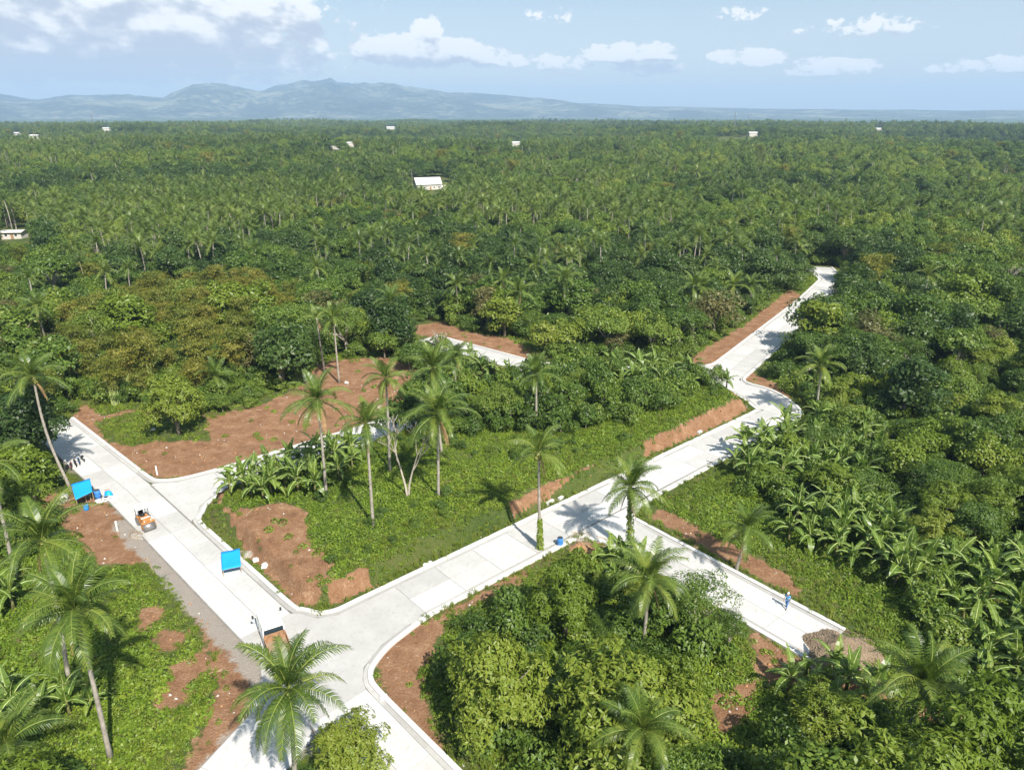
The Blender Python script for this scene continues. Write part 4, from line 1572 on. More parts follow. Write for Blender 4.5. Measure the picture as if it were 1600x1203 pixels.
# --- forest: the nearest trees one by one, the rest as one mass
fx, fy = jitter_field(34, 430, 5.3, jit=.6)
fr_ = np.hypot(fx, fy)
fz = height(fx, fy)
grove = sstep(175, 235, fr_) * np.where(fx < 40 + 0.12 * fy, 1.0, 0.3)
pnz = fbm(fx + 900, fy + 300, 60, 3)
is_palm = rng.random(len(fx)) < np.where(fr_ < 100, 0.0, 0.05) + grove * sstep(0.40, 0.58, pnz) * 0.62
hgt = np.where(is_palm, rng.uniform(8.5, 12, len(fx)), 5.5 + 5.5 * rng.random(len(fx)) ** 1.6)
lowzone = inside(PX([(1180, 700), (1300, 640), (1640, 560), (1640, 1260), (1200, 1260)]), fx, fy)
hgt = np.where(lowzone, rng.uniform(3.8, 6.2, len(fx)), hgt)
low3 = inside(PX([(120, 645), (90, 590), (200, 575), (340, 575), (440, 585), (420, 632), (330, 655), (200, 642)]), fx, fy) | inside(PX([(880, 890), (1180, 930), (1120, 1110), (900, 1090)]), fx, fy)
low3 |= inside(PX([(1190, 1040), (1640, 1040), (1640, 1290), (1140, 1290)]), fx, fy)
hgt = np.where(low3, rng.uniform(2.4, 3.6, len(fx)), hgt)
lowzone |= low3
is_palm &= ~lowzone | (rng.random(len(fx)) < 0.1)
keep = (road_dist(fx, fy) > 4.0) & ~inside(BLOCK, fx, fy) & ~blocked(fx, fy, fz, 3.0, hgt)
keep &= ~near_any(fx, fy, TREE_XY, 3) & ~near_any(fx, fy, BAM_XY, 3.4) & ~near_any(fx, fy, PALM_XY, 2.4)
keep &= ~(near_any(fx, fy, BAN_XY, 1.8))
for p in SOIL:
    keep &= ~inside(p, fx, fy)
fx, fy, fz, hgt, is_palm, fr_, lowzone = [a[keep] for a in (fx, fy, fz, hgt, is_palm, fr_, lowzone)]
order = np.argsort(fr_)
fx, fy, fz, hgt, is_palm, fr_, lowzone = [a[order] for a in (fx, fy, fz, hgt, is_palm, fr_, lowzone)]

KINDS = ['mid', 'mid', 'mid', 'mid_bright', 'mid_dark', 'mid_dark', 'umbrella', 'shade', 'olive', 'light']
KLAB = {'mid': 'green broadleaf tree in the forest around the roads', 'mid_bright': 'bright yellow-green broadleaf tree in the forest', 'mid_dark': 'dark green dense broadleaf tree in the forest',
        'umbrella': 'flat-crowned pale-trunked tree in the forest', 'shade': 'spreading medium green tree in the forest', 'olive': 'olive grey rounded tree in the forest', 'light': 'fine-leaved light green tree in the forest',
        'mango': 'dense whorl-leaved round tree among the dome bushes', 'dark': 'dark dome tree in the forest', 'bush': 'bush'}
LAND = [('the sharp road bend', (42, 110)), ('the far road bend', (92, 215)), ('the three palms above the red bank', tuple(G(1145, 490))), ('the far red bank', tuple(G(740, 520))), ('the bamboo thicket', tuple(G(260, 510, 4))),
        ('the round olive tree', tuple(G(398, 560))), ('the small brown house', tuple(G(42, 452))), ('the pale flat-roofed house', tuple(G(24, 372))), ('the big yellow-green dome tree', tuple(G(1508, 450, 5))), ('the very dark broad tree', tuple(G(1425, 600, 5))),
        ('the gravel heap', tuple(G(1300, 1012))), ('the banana plantation', tuple(G(1270, 720))), ('the biggest mango', tuple(G(775, 1090))), ('the large dark tree at the road end', tuple(G(48, 700))), ('the large pale-roofed house', tuple(G(668, 296))),
        ('the leafless trees', tuple(G(1330, 560))), ('the wide spreading tree', tuple(G(1110, 440))), ('the dead pale tree', tuple(G(160, 430))), ('the palm on the bend', tuple(G(1275, 652))), ('the dome bushes', tuple(G(1480, 800))),
        ('the scattered bamboo', tuple(G(840, 440))), ('the yellow bamboo before the grove', tuple(G(985, 345))), ('the bamboo beside the pale house', tuple(G(660, 365))), ('the dark tree closing the far road', tuple(G(1325, 390))), ('the bamboo at the forest rise', tuple(G(1410, 340)))]


def lab_near(base, x, y, h=None, hs=(0, 0)):
    n = min(LAND, key=lambda l: (l[1][0] - x) ** 2 + (l[1][1] - y) ** 2)[0]
    size = '' if h is None else ('short ' if h < hs[0] else 'tall ' if h > hs[1] else 'medium-height ')
    return size + base + ' near ' + n


KREF = {k: v[0][2] for k, v in TREE.items()}
nt_, np_ = COUNT['broadleaf_tree'], COUNT['coconut_palm']
far_t, far_p = [], []
for i in range(len(fx)):
    x, y, z, h = fx[i], fy[i], fz[i], hgt[i]
    if is_palm[i]:
        if np_ < 300:
            np_ += 1
            if fr_[i] < 175:
                put_palm((x, y, z), (x + random.uniform(-.8, .8), y + random.uniform(-.8, .8), z + h * 0.92), lab_near('coconut palm in the forest', x, y, h, (9.7, 10.9)), 'forest palms near the roads', seed=5000 + i, nf=16, dry=random.choice((0, 0, 1, 2)),
                         nuts=False, fl=random.uniform(.82, 1.0))
            else:
                t = thing('coconut_palm', lab_near('slender coconut palm in the grove', x, y, h, (9.7, 10.9)), 'palm', (x, y, z), random.uniform(0, 6.28), 'forest palms farther off')
                s = h / 10.5
                t.scale = (s, s, s)
                t.rotation_euler[0] = random.uniform(-.05, .05)
                obj('trunk', PALM_TRUNK[i % 3], t)
                obj('crown', PALM_CROWN[i % 4], t, ({0: .1, 1: -.05, 2: .1}[i % 3] * 0, 0, 9.9), 0, random.uniform(.85, 1.0))
        else:
            far_p.append(i)
    else:
        if nt_ < 300:
            nt_ += 1
            if lowzone[i] or fr_[i] < 88:
                k = random.choice(['mango', 'mango', 'mango', 'shade', 'light'] if fr_[i] < 88 else ['mango', 'mango', 'mid', 'shade', 'light', 'mid_bright', 'mid'])
            else:
                k = random.choice(KINDS)
            sc = h / KREF[k]
            put_tree(k, x, y, sc * 1.08, lab_near(KLAB[k].replace(' in the forest around the roads', '').replace(' in the forest', '').replace(' among the dome bushes', ''), x, y, h, (6.2, 8.2)), 'forest trees: ' + KLAB[k], sz=random.uniform(.9, 1.1), z=z)
        else:
            far_t.append(i)


# low-detail meshes for the mass of the forest
def whole_tree(kind, i):
    me, tm, h, r = TREE[kind][i]
    return me


FT = [whole_tree('mid', 0), whole_tree('mid', 1), whole_tree('mid', 2), whole_tree('mid', 3), whole_tree('mid_bright', 0), whole_tree('mid_dark', 0), whole_tree('mid_dark', 1), whole_tree('umbrella', 0), whole_tree('umbrella', 1), whole_tree('olive', 0)]
FT.append(BAMBOO[0][0])
FP = [join_meshes('whole_palm', [(PALM_CROWN[k], Matrix.Translation((0, 0, 9.9)), 0), (PALM_TRUNK[k % 3], Matrix.Identity(4), 2)], [M['palm_leaf'], M['palm_rib'], M['palm_trunk']]) for k in range(4)]
ft_coll, fp_coll = hidden_coll('forest_tree_shape', FT), hidden_coll('forest_palm_shape', FP)

ti, pi_ = np.array(far_t, int), np.array(far_p, int)
T_pts = [np.stack([fx[ti], fy[ti], fz[ti]], 1)]
T_scl = [hgt[ti] / 8.6]
P_pts = [np.stack([fx[pi_], fy[pi_], fz[pi_]], 1)]
P_scl = [hgt[pi_] / 10.5]
for r0, r1, sp, km in ((430, 900, 6.4, .95), (900, 1900, 8.0, 1.0), (1900, 2700, 11.5, 1.15)):
    x, y = jitter_field(r0, r1, sp, 42, .95)
    z = height(x, y)
    pm = fbm(x + 900, y + 300, 160, 3)
    ip = rng.random(len(x)) < 0.08 + sstep(0.38, 0.58, pm) * np.where(x < 40 + .12 * y, .5, .22)
    h = (5 + 8 * rng.random(len(x)) ** 2) * km
    bl_ = blocked(x, y, z, 3.0, h)
    for sel, PP, SS, base, ks in ((ip & ~bl_, P_pts, P_scl, 10.5, 1.12), (~ip & ~bl_, T_pts, T_scl, 8.6, 1.08)):
        PP.append(np.stack([x[sel], y[sel], z[sel]], 1))
        SS.append(h[sel] * ks / base)
T_pts, T_scl, P_pts, P_scl = np.concatenate(T_pts), np.concatenate(T_scl), np.concatenate(P_pts), np.concatenate(P_scl)
def stand_kind(p):  # noise patches of dark and bright trees stand in for cloud shadow
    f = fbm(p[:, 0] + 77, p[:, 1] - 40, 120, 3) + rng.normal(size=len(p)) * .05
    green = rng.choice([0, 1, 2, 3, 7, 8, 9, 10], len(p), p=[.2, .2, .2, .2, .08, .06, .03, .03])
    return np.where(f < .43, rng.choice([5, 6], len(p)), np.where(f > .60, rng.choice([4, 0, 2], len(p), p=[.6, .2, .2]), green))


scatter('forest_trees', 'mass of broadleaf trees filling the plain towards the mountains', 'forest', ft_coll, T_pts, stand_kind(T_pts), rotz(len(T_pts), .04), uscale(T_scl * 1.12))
scatter('forest_palms', 'mass of coconut palms filling the plain towards the mountains', 'palm grove', fp_coll, P_pts, rng.integers(0, 4, len(P_pts)), rotz(len(P_pts), .04), uscale(P_scl, .08))


# far forest: patches of canopy out to the mountains
def patch_mesh(name, seed, mat):
    r = np.random.default_rng(seed)
    C, Nn = [], []
    for i in range(44):
        c = np.array([r.uniform(-30, 30), r.uniform(-30, 30), 0])
        rad, hh = r.uniform(3, 5.5), r.uniform(6, 11)
        d = unit(r.normal(size=(60, 3)))
        d[:, 2] = np.abs(d[:, 2])
        C.append(c + d * np.array([rad, rad, rad * .8]) + np.array([0, 0, hh - rad * .8]))
        Nn.append(unit(d + r.normal(size=d.shape) * .3))
    C, Nn = np.concatenate(C), np.concatenate(Nn)
    v, f = leaf_quads(C, Nn, 2.1 * r.uniform(.6, 1.3, len(C)), .7, r)
    return mesh_np(name, v, f, [mat])


pc = hidden_coll('canopy_patch_shape', [patch_mesh('canopy_patch', 800, M['leaf']), patch_mesh('canopy_patch', 801, M['leaf']), patch_mesh('canopy_patch', 802, M['leaf_dark']), patch_mesh('canopy_patch', 803, M['leaf_bright'])])
pts, scl = [], []
for r0, r1, sp, s in ((2650, 4400, 46, .85), (4400, 9500, 95, 1.7)):
    x, y = jitter_field(r0, r1, sp, 41)
    pts.append(np.stack([x, y, height(x, y)], 1))
    scl.append(np.stack([np.full(len(x), s), np.full(len(x), s), rng.uniform(.8, 1.35, len(x)) * (1 + .3 * (s > 1))], 1))
pts, scl = np.concatenate(pts), np.concatenate(scl)
scatter('far_forest', 'distant forest canopy below the blue mountains', 'forest', pc, pts, rng.choice(4, len(pts), p=[.22, .2, .54, .04]), rotz(len(pts), 0), scl)

# --- undergrowth below and between the trees
ux, uy = jitter_field(34, 330, 3.1)
uz = height(ux, uy)
us = rng.uniform(.6, 1.45, len(ux))
low2 = inside(PX([(1180, 700), (1300, 640), (1640, 560), (1640, 1260), (1200, 1260)]), ux, uy)
k = (road_dist(ux, uy) > 2.6) & ~inside(BLOCK, ux, uy) & ~blocked(ux, uy, uz, 1.6 * us, 2.4 * us) & ~near_any(ux, uy, BAN_XY, 1.1)
for p in SOIL:
    k &= ~inside(p, ux, uy)
ux, uy, uz, us = ux[k], uy[k], uz[k], us[k]
BU = [t[0] for t in TREE['bush']]
bc = hidden_coll('undergrowth_shape', BU)
scatter('undergrowth', 'tangled green undergrowth below the forest trees', 'undergrowth', bc, np.stack([ux, uy, uz - .1], 1), rng.integers(0, len(BU), len(ux)), rotz(len(ux)), uscale(us))

# thicket on the grassy block
tx, ty = jitter_field(60, 135, 2.6)
thick = inside(PX([(560, 690), (640, 620), (700, 590), (800, 600), (900, 585), (1080, 590), (1120, 620), (1010, 672), (900, 700), (790, 690), (730, 700), (640, 690)]), tx, ty) & (road_dist(tx, ty) > 4.0) & ~near_any(tx, ty, BAN_XY, 1.0)
tx, ty = tx[thick], ty[thick]
for i, (x, y) in enumerate(zip(tx, ty)):
    if i % 3 != 1:
        kk = random.uniform(.8, 1.45)
        put_tree('bush', x, y, kk, ('low' if kk < 1 else 'big' if kk > 1.25 else 'medium-size') + ' leafy shrub in the block thicket ' + ('near the bananas' if x > 18 else 'near the full palm' if x < -2 else 'near the lone thicket palm'), 'shrubs of the block thicket', name='shrub', cat='shrub', sz=random.uniform(.9, 1.5))

for i in range(16):
    q = C_(50 + i * 2.6 + random.uniform(-.6, .6), 82.2 - random.uniform(0, 1.6))
    put_tree('bush', q[0], q[1], random.uniform(1.2, 1.75), 'tall shrub in the row along the hidden end of the side road', 'shrub row by the side road', name='shrub', cat='shrub', sz=random.uniform(1.1, 1.7))
for i in range(9):
    q = (3 + i * 3.2 + random.uniform(-.5, .5), 119.8 + random.uniform(-1, .6))
    put_tree('bush', q[0], q[1], random.uniform(.9, 1.3), 'shrub in the row below the far cross road', 'shrub row by the far cross road', name='shrub', cat='shrub', sz=random.uniform(1.0, 1.5))
wx, wy = jitter_field(55, 125, 2.4, jit=.9)
k = inside(BLOCK, wx, wy) & (road_dist(wx, wy) > 4.5) & (fbm(wx, wy, 8, 2) > .5) & ~near_any(wx, wy, BAN_XY, 1.2)
for p in SOIL:
    k &= ~inside(p, wx, wy)
wx, wy = wx[k], wy[k]
scatter('tall_weeds', 'taller leafy weeds standing out of the vines on the grassy block', 'weeds', bc, np.stack([wx, wy, height(wx, wy) - .1], 1), rng.integers(0, len(BU), len(wx)), rotz(len(wx)), uscale(rng.uniform(.22, .55, len(wx))))

# --- vines and grass on the open ground
VT = [tuft('vine_tuft', 900 + i, .62, .42, 60, .25, M['vine_leaf']) for i in range(4)] + [tuft('weed_tuft', 910 + i, .5, .75, 70, .2, M['leaf_bright'], .5) for i in range(2)]
vc = hidden_coll('vine_shape', VT)
vx, vy = jitter_field(30, 150, 0.62)
dv = road_dist(vx, vy)
k = (dv > 0.9) & (rng.random(len(vx)) < 0.9)
vx, vy, dv = vx[k], vy[k], dv[k]
sm = soil_mask(vx, vy) + (fbm(vx, vy, 3.0, 3) - .5) * .75
k = (sm < 0.54) | ((rng.random(len(vx)) < 0.04))
u, v, dep = project(vx, vy, 0)
k &= (u > -90) & (u < 1690) & (v < 1300)
k &= (np.hypot(vx, vy) < 95) | inside(BLOCK, vx, vy) | (rng.random(len(vx)) < 0.45)
vx, vy, dv = vx[k], vy[k], dv[k]
ex, ey = jitter_field(150, 235, 1.0)
de = road_dist(ex, ey)
k = (de > 1.0) & (de < 11)
ex, ey, de = ex[k], ey[k], de[k]
k = soil_mask(ex, ey) + (fbm(ex, ey, 3.0, 3) - .5) * .75 < .5
vx, vy, dv = np.concatenate([vx, ex[k]]), np.concatenate([vy, ey[k]]), np.concatenate([dv, de[k] + 3])
vz = height(vx, vy)
lush = fbm(vx, vy, 7, 3)
s = (0.45 + 0.9 * lush) * np.clip(dv / 4, .45, 1)
scatter('ground_vines', 'bright green vines and weeds spreading over the open ground', 'vines', vc, np.stack([vx, vy, vz], 1), rng.choice(6, len(vx), p=[.22, .22, .22, .22, .06, .06]), rotz(len(vx), .1), uscale(s, .2))

GT = [grass_tuft('grass_tuft', 930 + i, 26, .5, M['grass_leaf']) for i in range(3)]
gc = hidden_coll('grass_shape', GT)
gx, gy = jitter_field(30, 130, 0.7)
dg = road_dist(gx, gy)
k = (dg > .75) & (dg < 7)
gx, gy, dg = gx[k], gy[k], dg[k]
sm = soil_mask(gx, gy) + (fbm(gx + 50, gy, 2.2, 3) - .5) * 1.3
k = (sm < .40) & (rng.random(len(gx)) < .8)
gx, gy = gx[k], gy[k]
scatter('verge_grass', 'tufted grass along the road verges', 'grass', gc, np.stack([gx, gy, height(gx, gy)], 1), rng.integers(0, 3, len(gx)), rotz(len(gx), .1), uscale(rng.uniform(.5, 1.2, len(gx)), .2))

# ------------------------------------------------------------------ things people brought
M['tarp_blue'] = plain('blue_tarpaulin', (0.012, 0.30, 0.80), 0.55, vary=0.06)
M['tarp_side'] = plain('dark_tarpaulin', (0.06, 0.09, 0.10), 0.8)
M['wood'] = plain('raw_timber', (0.36, 0.27, 0.17), 0.85, vary=0.3, scale=5)
M['blue_plastic'] = plain('blue_plastic', (0.05, 0.20, 0.50), 0.4)
M['sack'] = plain('cement_sack', (0.66, 0.64, 0.60), 0.9)
M['white_paint'] = plain('white_paint', (0.78, 0.78, 0.76), 0.35, vary=0.04, spec=0.5)
M['glass'] = plain('dark_glass', (0.02, 0.035, 0.045), 0.08, spec=0.6)
M['rubber'] = plain('tyre_rubber', (0.025, 0.025, 0.027), 0.8)
M['steel'] = plain('worn_steel', (0.30, 0.29, 0.28), 0.45, metal=0.7)
M['orange_paint'] = plain('worn_orange_paint', (0.42, 0.19, 0.06), 0.5, vary=0.25)
M['dark_metal'] = plain('dark_metal', (0.045, 0.05, 0.055), 0.5)
M['rust'] = plain('rusty_bed', (0.30, 0.17, 0.09), 0.8, vary=0.35)
M['bed_soil'] = plain('loose_soil', (0.33, 0.24, 0.15), 0.95, vary=0.35, scale=8)
M['skin'] = plain('skin', (0.30, 0.17, 0.10), 0.6)
M['shirt_blue'] = plain('blue_shirt', (0.10, 0.30, 0.55), 0.8)
M['jeans'] = plain('blue_jeans', (0.07, 0.17, 0.36), 0.85)
M['cap'] = plain('pale_cap', (0.68, 0.66, 0.62), 0.8)
M['hair'] = plain('dark_hair', (0.02, 0.016, 0.012), 0.6)
M['red_paint'] = plain('red_paint', (0.38, 0.03, 0.025), 0.35, spec=0.5)
M['pipe'] = plain('concrete_pipe', (0.48, 0.47, 0.44), 0.85, vary=0.15)
M['stone'] = plain('pale_rubble', (0.50, 0.47, 0.42), 0.9, vary=0.25)
M['pebble'] = plain('pebble', (0.24, 0.185, 0.125), 0.9, vary=0.4, scale=1.0)
M['roof_pale'] = plain('pale_metal_roof', (0.56, 0.54, 0.51), 0.5, vary=0.1, scale=.6)
M['roof_brown'] = plain('rusty_roof', (0.20, 0.13, 0.10), 0.7, vary=0.3, scale=.8)
M['house_wall'] = plain('house_wall', (0.52, 0.49, 0.44), 0.9, vary=0.1)


def sheet(name, corners, sag, mat, parent, n=8, thick=0.02, ripple=0.02):
    """a stretched cloth between four corners (world offsets from the parent)"""
    c = [Vector(p) for p in corners]
    vs, fs = [], []
    for k in (0, 1):
        for i in range(n + 1):
            for j in range(n + 1):
                u, v = i / n, j / n
                p = (c[0] * (1 - u) + c[1] * u) * (1 - v) + (c[3] * (1 - u) + c[2] * u) * v
                p = p + Vector((0, 0, -sag * math.sin(u * math.pi) * math.sin(v * math.pi) + ripple * math.sin(u * 9 + v * 4) - k * thick))
                vs.append(p)
    m = (n + 1) ** 2
    for i in range(n):
        for j in range(n):
            a = i * (n + 1) + j
            fs.append((a, a + n + 1, a + n + 2, a + 1))
            fs.append((m + a + 1, m + a + n + 2, m + a + n + 1, m + a))
    edge = [i * (n + 1) for i in range(n + 1)] + [n * (n + 1) + j for j in range(1, n + 1)] + [i * (n + 1) + n for i in range(n - 1, -1, -1)] + [j for j in range(n - 1, 0, -1)]
    for a, b in zip(edge, edge[1:] + edge[:1]):
        fs.append((a, m + a, m + b, b))
    return MB().add(vs, fs).build(name, mat, parent, True)


def tarp_shelter(px4, zs, label):
    w = [np.append(G(p[0], p[1], z), z) for p, z in zip(px4, zs)]
    c = np.mean(w, axis=0)
    gz = ground_z(c[0], c[1])
    gz = 0.072 if float(road_dist(c[:1], c[1:2])[0]) <= 0 else gz
    t = thing('tarpaulin_shelter', label, 'shelter', (c[0], c[1], gz))
    cor = [(q[0] - c[0], q[1] - c[1], q[2] - gz) for q in w]
    sheet('tarpaulin', [(a * 1.04, b * 1.04, z) for a, b, z in cor], 0.10, M['tarp_blue'], t)
    for q in cor:
        g = ground_z(c[0] + q[0] * .97, c[1] + q[1] * .97)
        rd = float(road_dist(np.array([c[0] + q[0] * .97]), np.array([c[1] + q[1] * .97]))[0]) <= 0
        g = 0.072 if rd else g
        MB().tube([(q[0] * .97, q[1] * .97, g - gz - 0.02), (q[0] * .97, q[1] * .97, q[2] - 0.03)], 0.04, 6).build('post', M['wood'], t)
    for a, b in ((0, 1), (2, 3), (1, 2), (3, 0)):
        p, q = Vector(cor[a]) - Vector((0, 0, .07)), Vector(cor[b]) - Vector((0, 0, .07))
        MB().tube([p, q], 0.03, 5).build('rail', M['wood'], t)
    return t, c, gz


sh, shc, shz = tarp_shelter([(111.5, 756.5), (140, 748), (144, 767.5), (118.5, 780)], (1.9, 1.9, 1.5, 1.5), 'blue tarpaulin shelter on poles beside the leaning palm and the cement sacks')
# workbench in its shade
wb = thing('workbench', 'timber workbench in the shade of the blue shelter by the leaning palm', 'bench', (shc[0], shc[1] + .1, shz), -0.5)
MB().box((0, 0, .78), (1.5, .7, .05)).build('top', M['wood'], wb)
for a in (-.65, .65):
    for b in (-.28, .28):
        MB().box((a, b, .375), (.07, .07, .76)).build('leg', M['wood'], wb)
sh2, sh2c, sh2z = tarp_shelter([(345.5, 863), (374, 857), (376, 884), (347.5, 890)], (1.15, 1.15, .95, .95), 'square blue tarpaulin shelter standing on the concrete road at the kerb')
tl = thing('tool_box', 'small timber crate under the square blue shelter on the road', 'crate', (sh2c[0], sh2c[1], .076), .3)
MB().box((0, 0, .2), (.8, .5, .4)).build('body', M['wood'], tl, bevel=.01)
MB().box((0, 0, .415), (.84, .54, .03)).build('lid', M['wood'], tl)


def road_or_ground(px, py):
    q = G(px, py, 0.07)
    if float(road_dist(q[:1], q[1:])[0]) <= 0:
        return (q[0], q[1], 0.072)
    return tuple(P(px, py))


def barrel(px, py, label, mat, h=0.9, r=0.30, tilt=0.0):
    t = thing('barrel', label, 'barrel', road_or_ground(px, py))
    MB().tube([(0, 0, 0), (0, 0, .02), (0, 0, h * .3), (0, 0, h * .34), (0, 0, h * .38), (0, 0, h * .64), (0, 0, h * .68), (0, 0, h * .72), (0, 0, h - .02), (0, 0, h)],
              [r * .95, r, r, r * 1.06, r, r, r * 1.06, r, r, r * .94], 16).build('body', mat, t, True)
    MB().tube([(0, 0, h + .001), (0, 0, h + .03)], r * .86, 16).build('lid', M['dark_metal'], t)
    MB().tube([(r * .5, 0, h + .03), (r * .5, 0, h + .07)], .04, 8).build('bung', M['dark_metal'], t)


barrel(153.5, 778, 'upright blue plastic barrel beside the shelter by the leaning palm', M['blue_plastic'], 1.1, .36)
barrel(875, 852, 'blue barrel standing on the road by the ivy-footed palm', M['blue_plastic'], 1.0, .33)
barrel(135, 796, 'small bright blue drum in front of the shelter by the leaning palm', M['tarp_blue'], .8, .30)


def sack_pile(px, py, n, label, seed):
    r = random.Random(seed)
    b = road_or_ground(px, py)
    for i in range(n):
        lay = 0 if i < n * .6 else 1
        a = r.uniform(0, 6.28)
        d = r.uniform(0.1, .95) if not lay else r.uniform(0, .4)
        t = thing('cement_sack', label, 'sack', (b[0] + math.cos(a) * d, b[1] + math.sin(a) * d, b[2] + .18 * lay), r.uniform(0, 3.1), 'cement sacks')
        mb = MB()
        vs = []
        for k, (zz, s) in enumerate(((0, .8), (.05, 1), (.12, 1), (.18, .78))):
            for x, y in ((-.34, -.2), (0, -.24), (.34, -.2), (.36, 0), (.34, .2), (0, .24), (-.34, .2), (-.36, 0)):
                vs.append((x * s, y * s, zz))
        fs = [tuple(range(8))[::-1], tuple(range(24, 32))] + [(8 * k + i_, 8 * k + (i_ + 1) % 8, 8 * k + 8 + (i_ + 1) % 8, 8 * k + 8 + i_) for k in range(3) for i_ in range(8)]
        mb.add(vs, fs)
        mb.build('bag', M['sack'], t, True)
        MB().box((.36, 0, .1), (.06, .30, .05)).build('sewn_end', M['sack'], t)


sack_pile(166, 781, 12, 'white cement sack in the heap beside the blue barrel and shelter', 1)
# small blue sheet over a heap
tq = road_or_ground(165, 776)
cv = thing('covered_heap', 'low heap under a blue sheet on the cement sacks', 'heap', (tq[0] + .2, tq[1] + .35, tq[2]), 0)
vs = [(math.cos(k * .785) * .55, math.sin(k * .785) * .45, 0) for k in range(8)] + [(math.cos(k * .785 + .2) * .42, math.sin(k * .785) * .36, .5) for k in range(8)] + [(.05, 0, .72)]
MB().add(vs, [(k, (k + 1) % 8, 8 + (k + 1) % 8, 8 + k) for k in range(8)] + [(8 + k, 8 + (k + 1) % 8, 16) for k in range(8)]).build('sheet', M['tarp_blue'], cv, True)
MB().box((-.1, .1, .74), (.6, .12, .05), .4).build('plank', M['orange_paint'], cv)

# culvert pipe
pq = P(101, 783)
pp = thing('culvert_pipe', 'short concrete culvert pipe lying on the red earth by the leaning palm', 'pipe', tuple(pq), 0.5)
n = 20
vs, fs = [], []
for (r, y) in ((.42, -.5), (.42, .5), (.33, .5), (.33, -.5)):
    vs += [(r * math.cos(2 * math.pi * k / n), y, .42 + r * math.sin(2 * math.pi * k / n)) for k in range(n)]
for a in range(4):
    b = (a + 1) % 4
    fs += [(a * n + k, a * n + (k + 1) % n, b * n + (k + 1) % n, b * n + k) for k in range(n)]
MB().add(vs, fs).build('pipe_wall', M['pipe'], pp, True)
vs, fs = [], []
for (r, y) in ((.48, .36), (.48, .52), (.425, .52), (.425, .36)):
    vs += [(r * math.cos(2 * math.pi * k / n), y, .42 + r * math.sin(2 * math.pi * k / n)) for k in range(n)]
for a in range(4):
    b = (a + 1) % 4
    fs += [(a * n + k, a * n + (k + 1) % n, b * n + (k + 1) % n, b * n + k) for k in range(n)]
MB().add(vs, fs).build('collar', M['pipe'], pp, True)


def pole_at(a, b, label, r=.06, name='timber_pole', mat='wood', group=None):
    p, q = np.array(road_or_ground(*a)), np.array(road_or_ground(*b))
    o = MB().tube([(0, 0, r), tuple((q - p) * .5 + np.array([0, 0, r + .03])), tuple(q - p + np.array([0, 0, r]))], [r, r * .9, r * .7], 6).build(name, M[mat])
    o.location = tuple(p)
    tag(o, label, 'pole', group)


pole_at((100, 787), (118, 778), 'thick timber pole lying between the culvert pipe and the shelter', .08)
pole_at((92, 800), (122, 788), 'long timber pole on the grass in front of the culvert pipe', .07)
pole_at((142, 792), (160, 786), 'thin timber pole lying beside the small blue drum', .05)
pole_at((182, 824), (186, 838), 'short timber stake lying by the shrub at the road edge', .06)
pole_at((230, 872), (240, 895), 'pale timber pole lying on the gravel strip beside the road', .06)
pole_at((376, 870), (390, 862), 'timber length lying at the kerb beside the square blue shelter', .06)
pole_at((1180, 1062), (1190, 1058), 'broken pale stick on the red patch below the dead-end road', .06)

# survey posts
for px, py, lab in ((246, 742, 'white survey post in the red clearing near the kerb'), (184, 830, 'white survey post at the road edge near the road roller')):
    b = P(px, py)
    t = thing('survey_post', lab, 'post', tuple(b))
    MB().box((0, 0, .6), (.14, .14, 1.3)).build('post', M['white_paint'], t)
    MB().box((0, 0, 1.28), (.18, .18, .06)).build('cap', M['white_paint'], t)


def motorcycle(px, py, rz, label, paint):
    t = thing('motorcycle', label, 'motorcycle', road_or_ground(px, py), rz)
    for y, nm in ((.62, 'wheel'), (-.62, 'wheel')):
        w = MB()
        for k in range(14):
            a0, a1 = 2 * math.pi * k / 14, 2 * math.pi * (k + 1) / 14
            w.tube([(0, y + .27 * math.cos(a0), .30 + .27 * math.sin(a0)), (0, y + .27 * math.cos(a1), .30 + .27 * math.sin(a1))], .05, 5, cap=False)
        wo = w.build('wheel', M['rubber'], t, True)
        MB().tube([(-.05, y, .3), (.05, y, .3)], .18, 10).build('hub', M['steel'], wo)
    MB().box((0, -.05, .46), (.22, .5, .26), taper=.8).build('engine', M['dark_metal'], t, bevel=.02)
    MB().box((0, .12, .72), (.26, .5, .18), taper=.7).build('tank', paint, t, bevel=.04)
    MB().box((0, -.38, .78), (.26, .75, .10), taper=.9).build('seat', M['rubber'], t, bevel=.03)
    MB().tube([(0, .62, .3), (0, .5, .7), (0, .42, .98)], .035, 6).build('fork', M['steel'], t)
    MB().tube([(-.34, .32, 1.02), (-.1, .42, 1.0), (.1, .42, 1.0), (.34, .32, 1.02)], .022, 6).build('handlebar', M['dark_metal'], t)
    MB().tube([(0, .5, .88), (0, .58, .88)], .09, 10).build('headlight', M['white_paint'], t)
    MB().box((0, -.78, .62), (.16, .36, .06), rx=-.3).build('mudguard', paint, t)
    for s in (-1, 1):
        MB().tube([(s * .32, .33, 1.04), (s * .36, .33, 1.22)], .012, 5).build('mirror', M['steel'], t)


for px, py, rz, lab, c in ((112, 731, .5, 'red motorcycle nearest the leaning palm in the shade of the dark tree', 'red_paint'), (118, 727, .7, 'black motorcycle between the red and the blue motorcycle', 'dark_metal'), (124, 724, .6, 'blue motorcycle in the row in the tree shade', 'blue_plastic'),
                           (129, 719, .8, 'white motorcycle at the end of the row in the tree shade', 'white_paint'), (105, 735, .3, 'dark motorcycle partly behind the trunk of the leaning palm', 'dark_metal')):
    motorcycle(px, py, rz, lab, M[c])

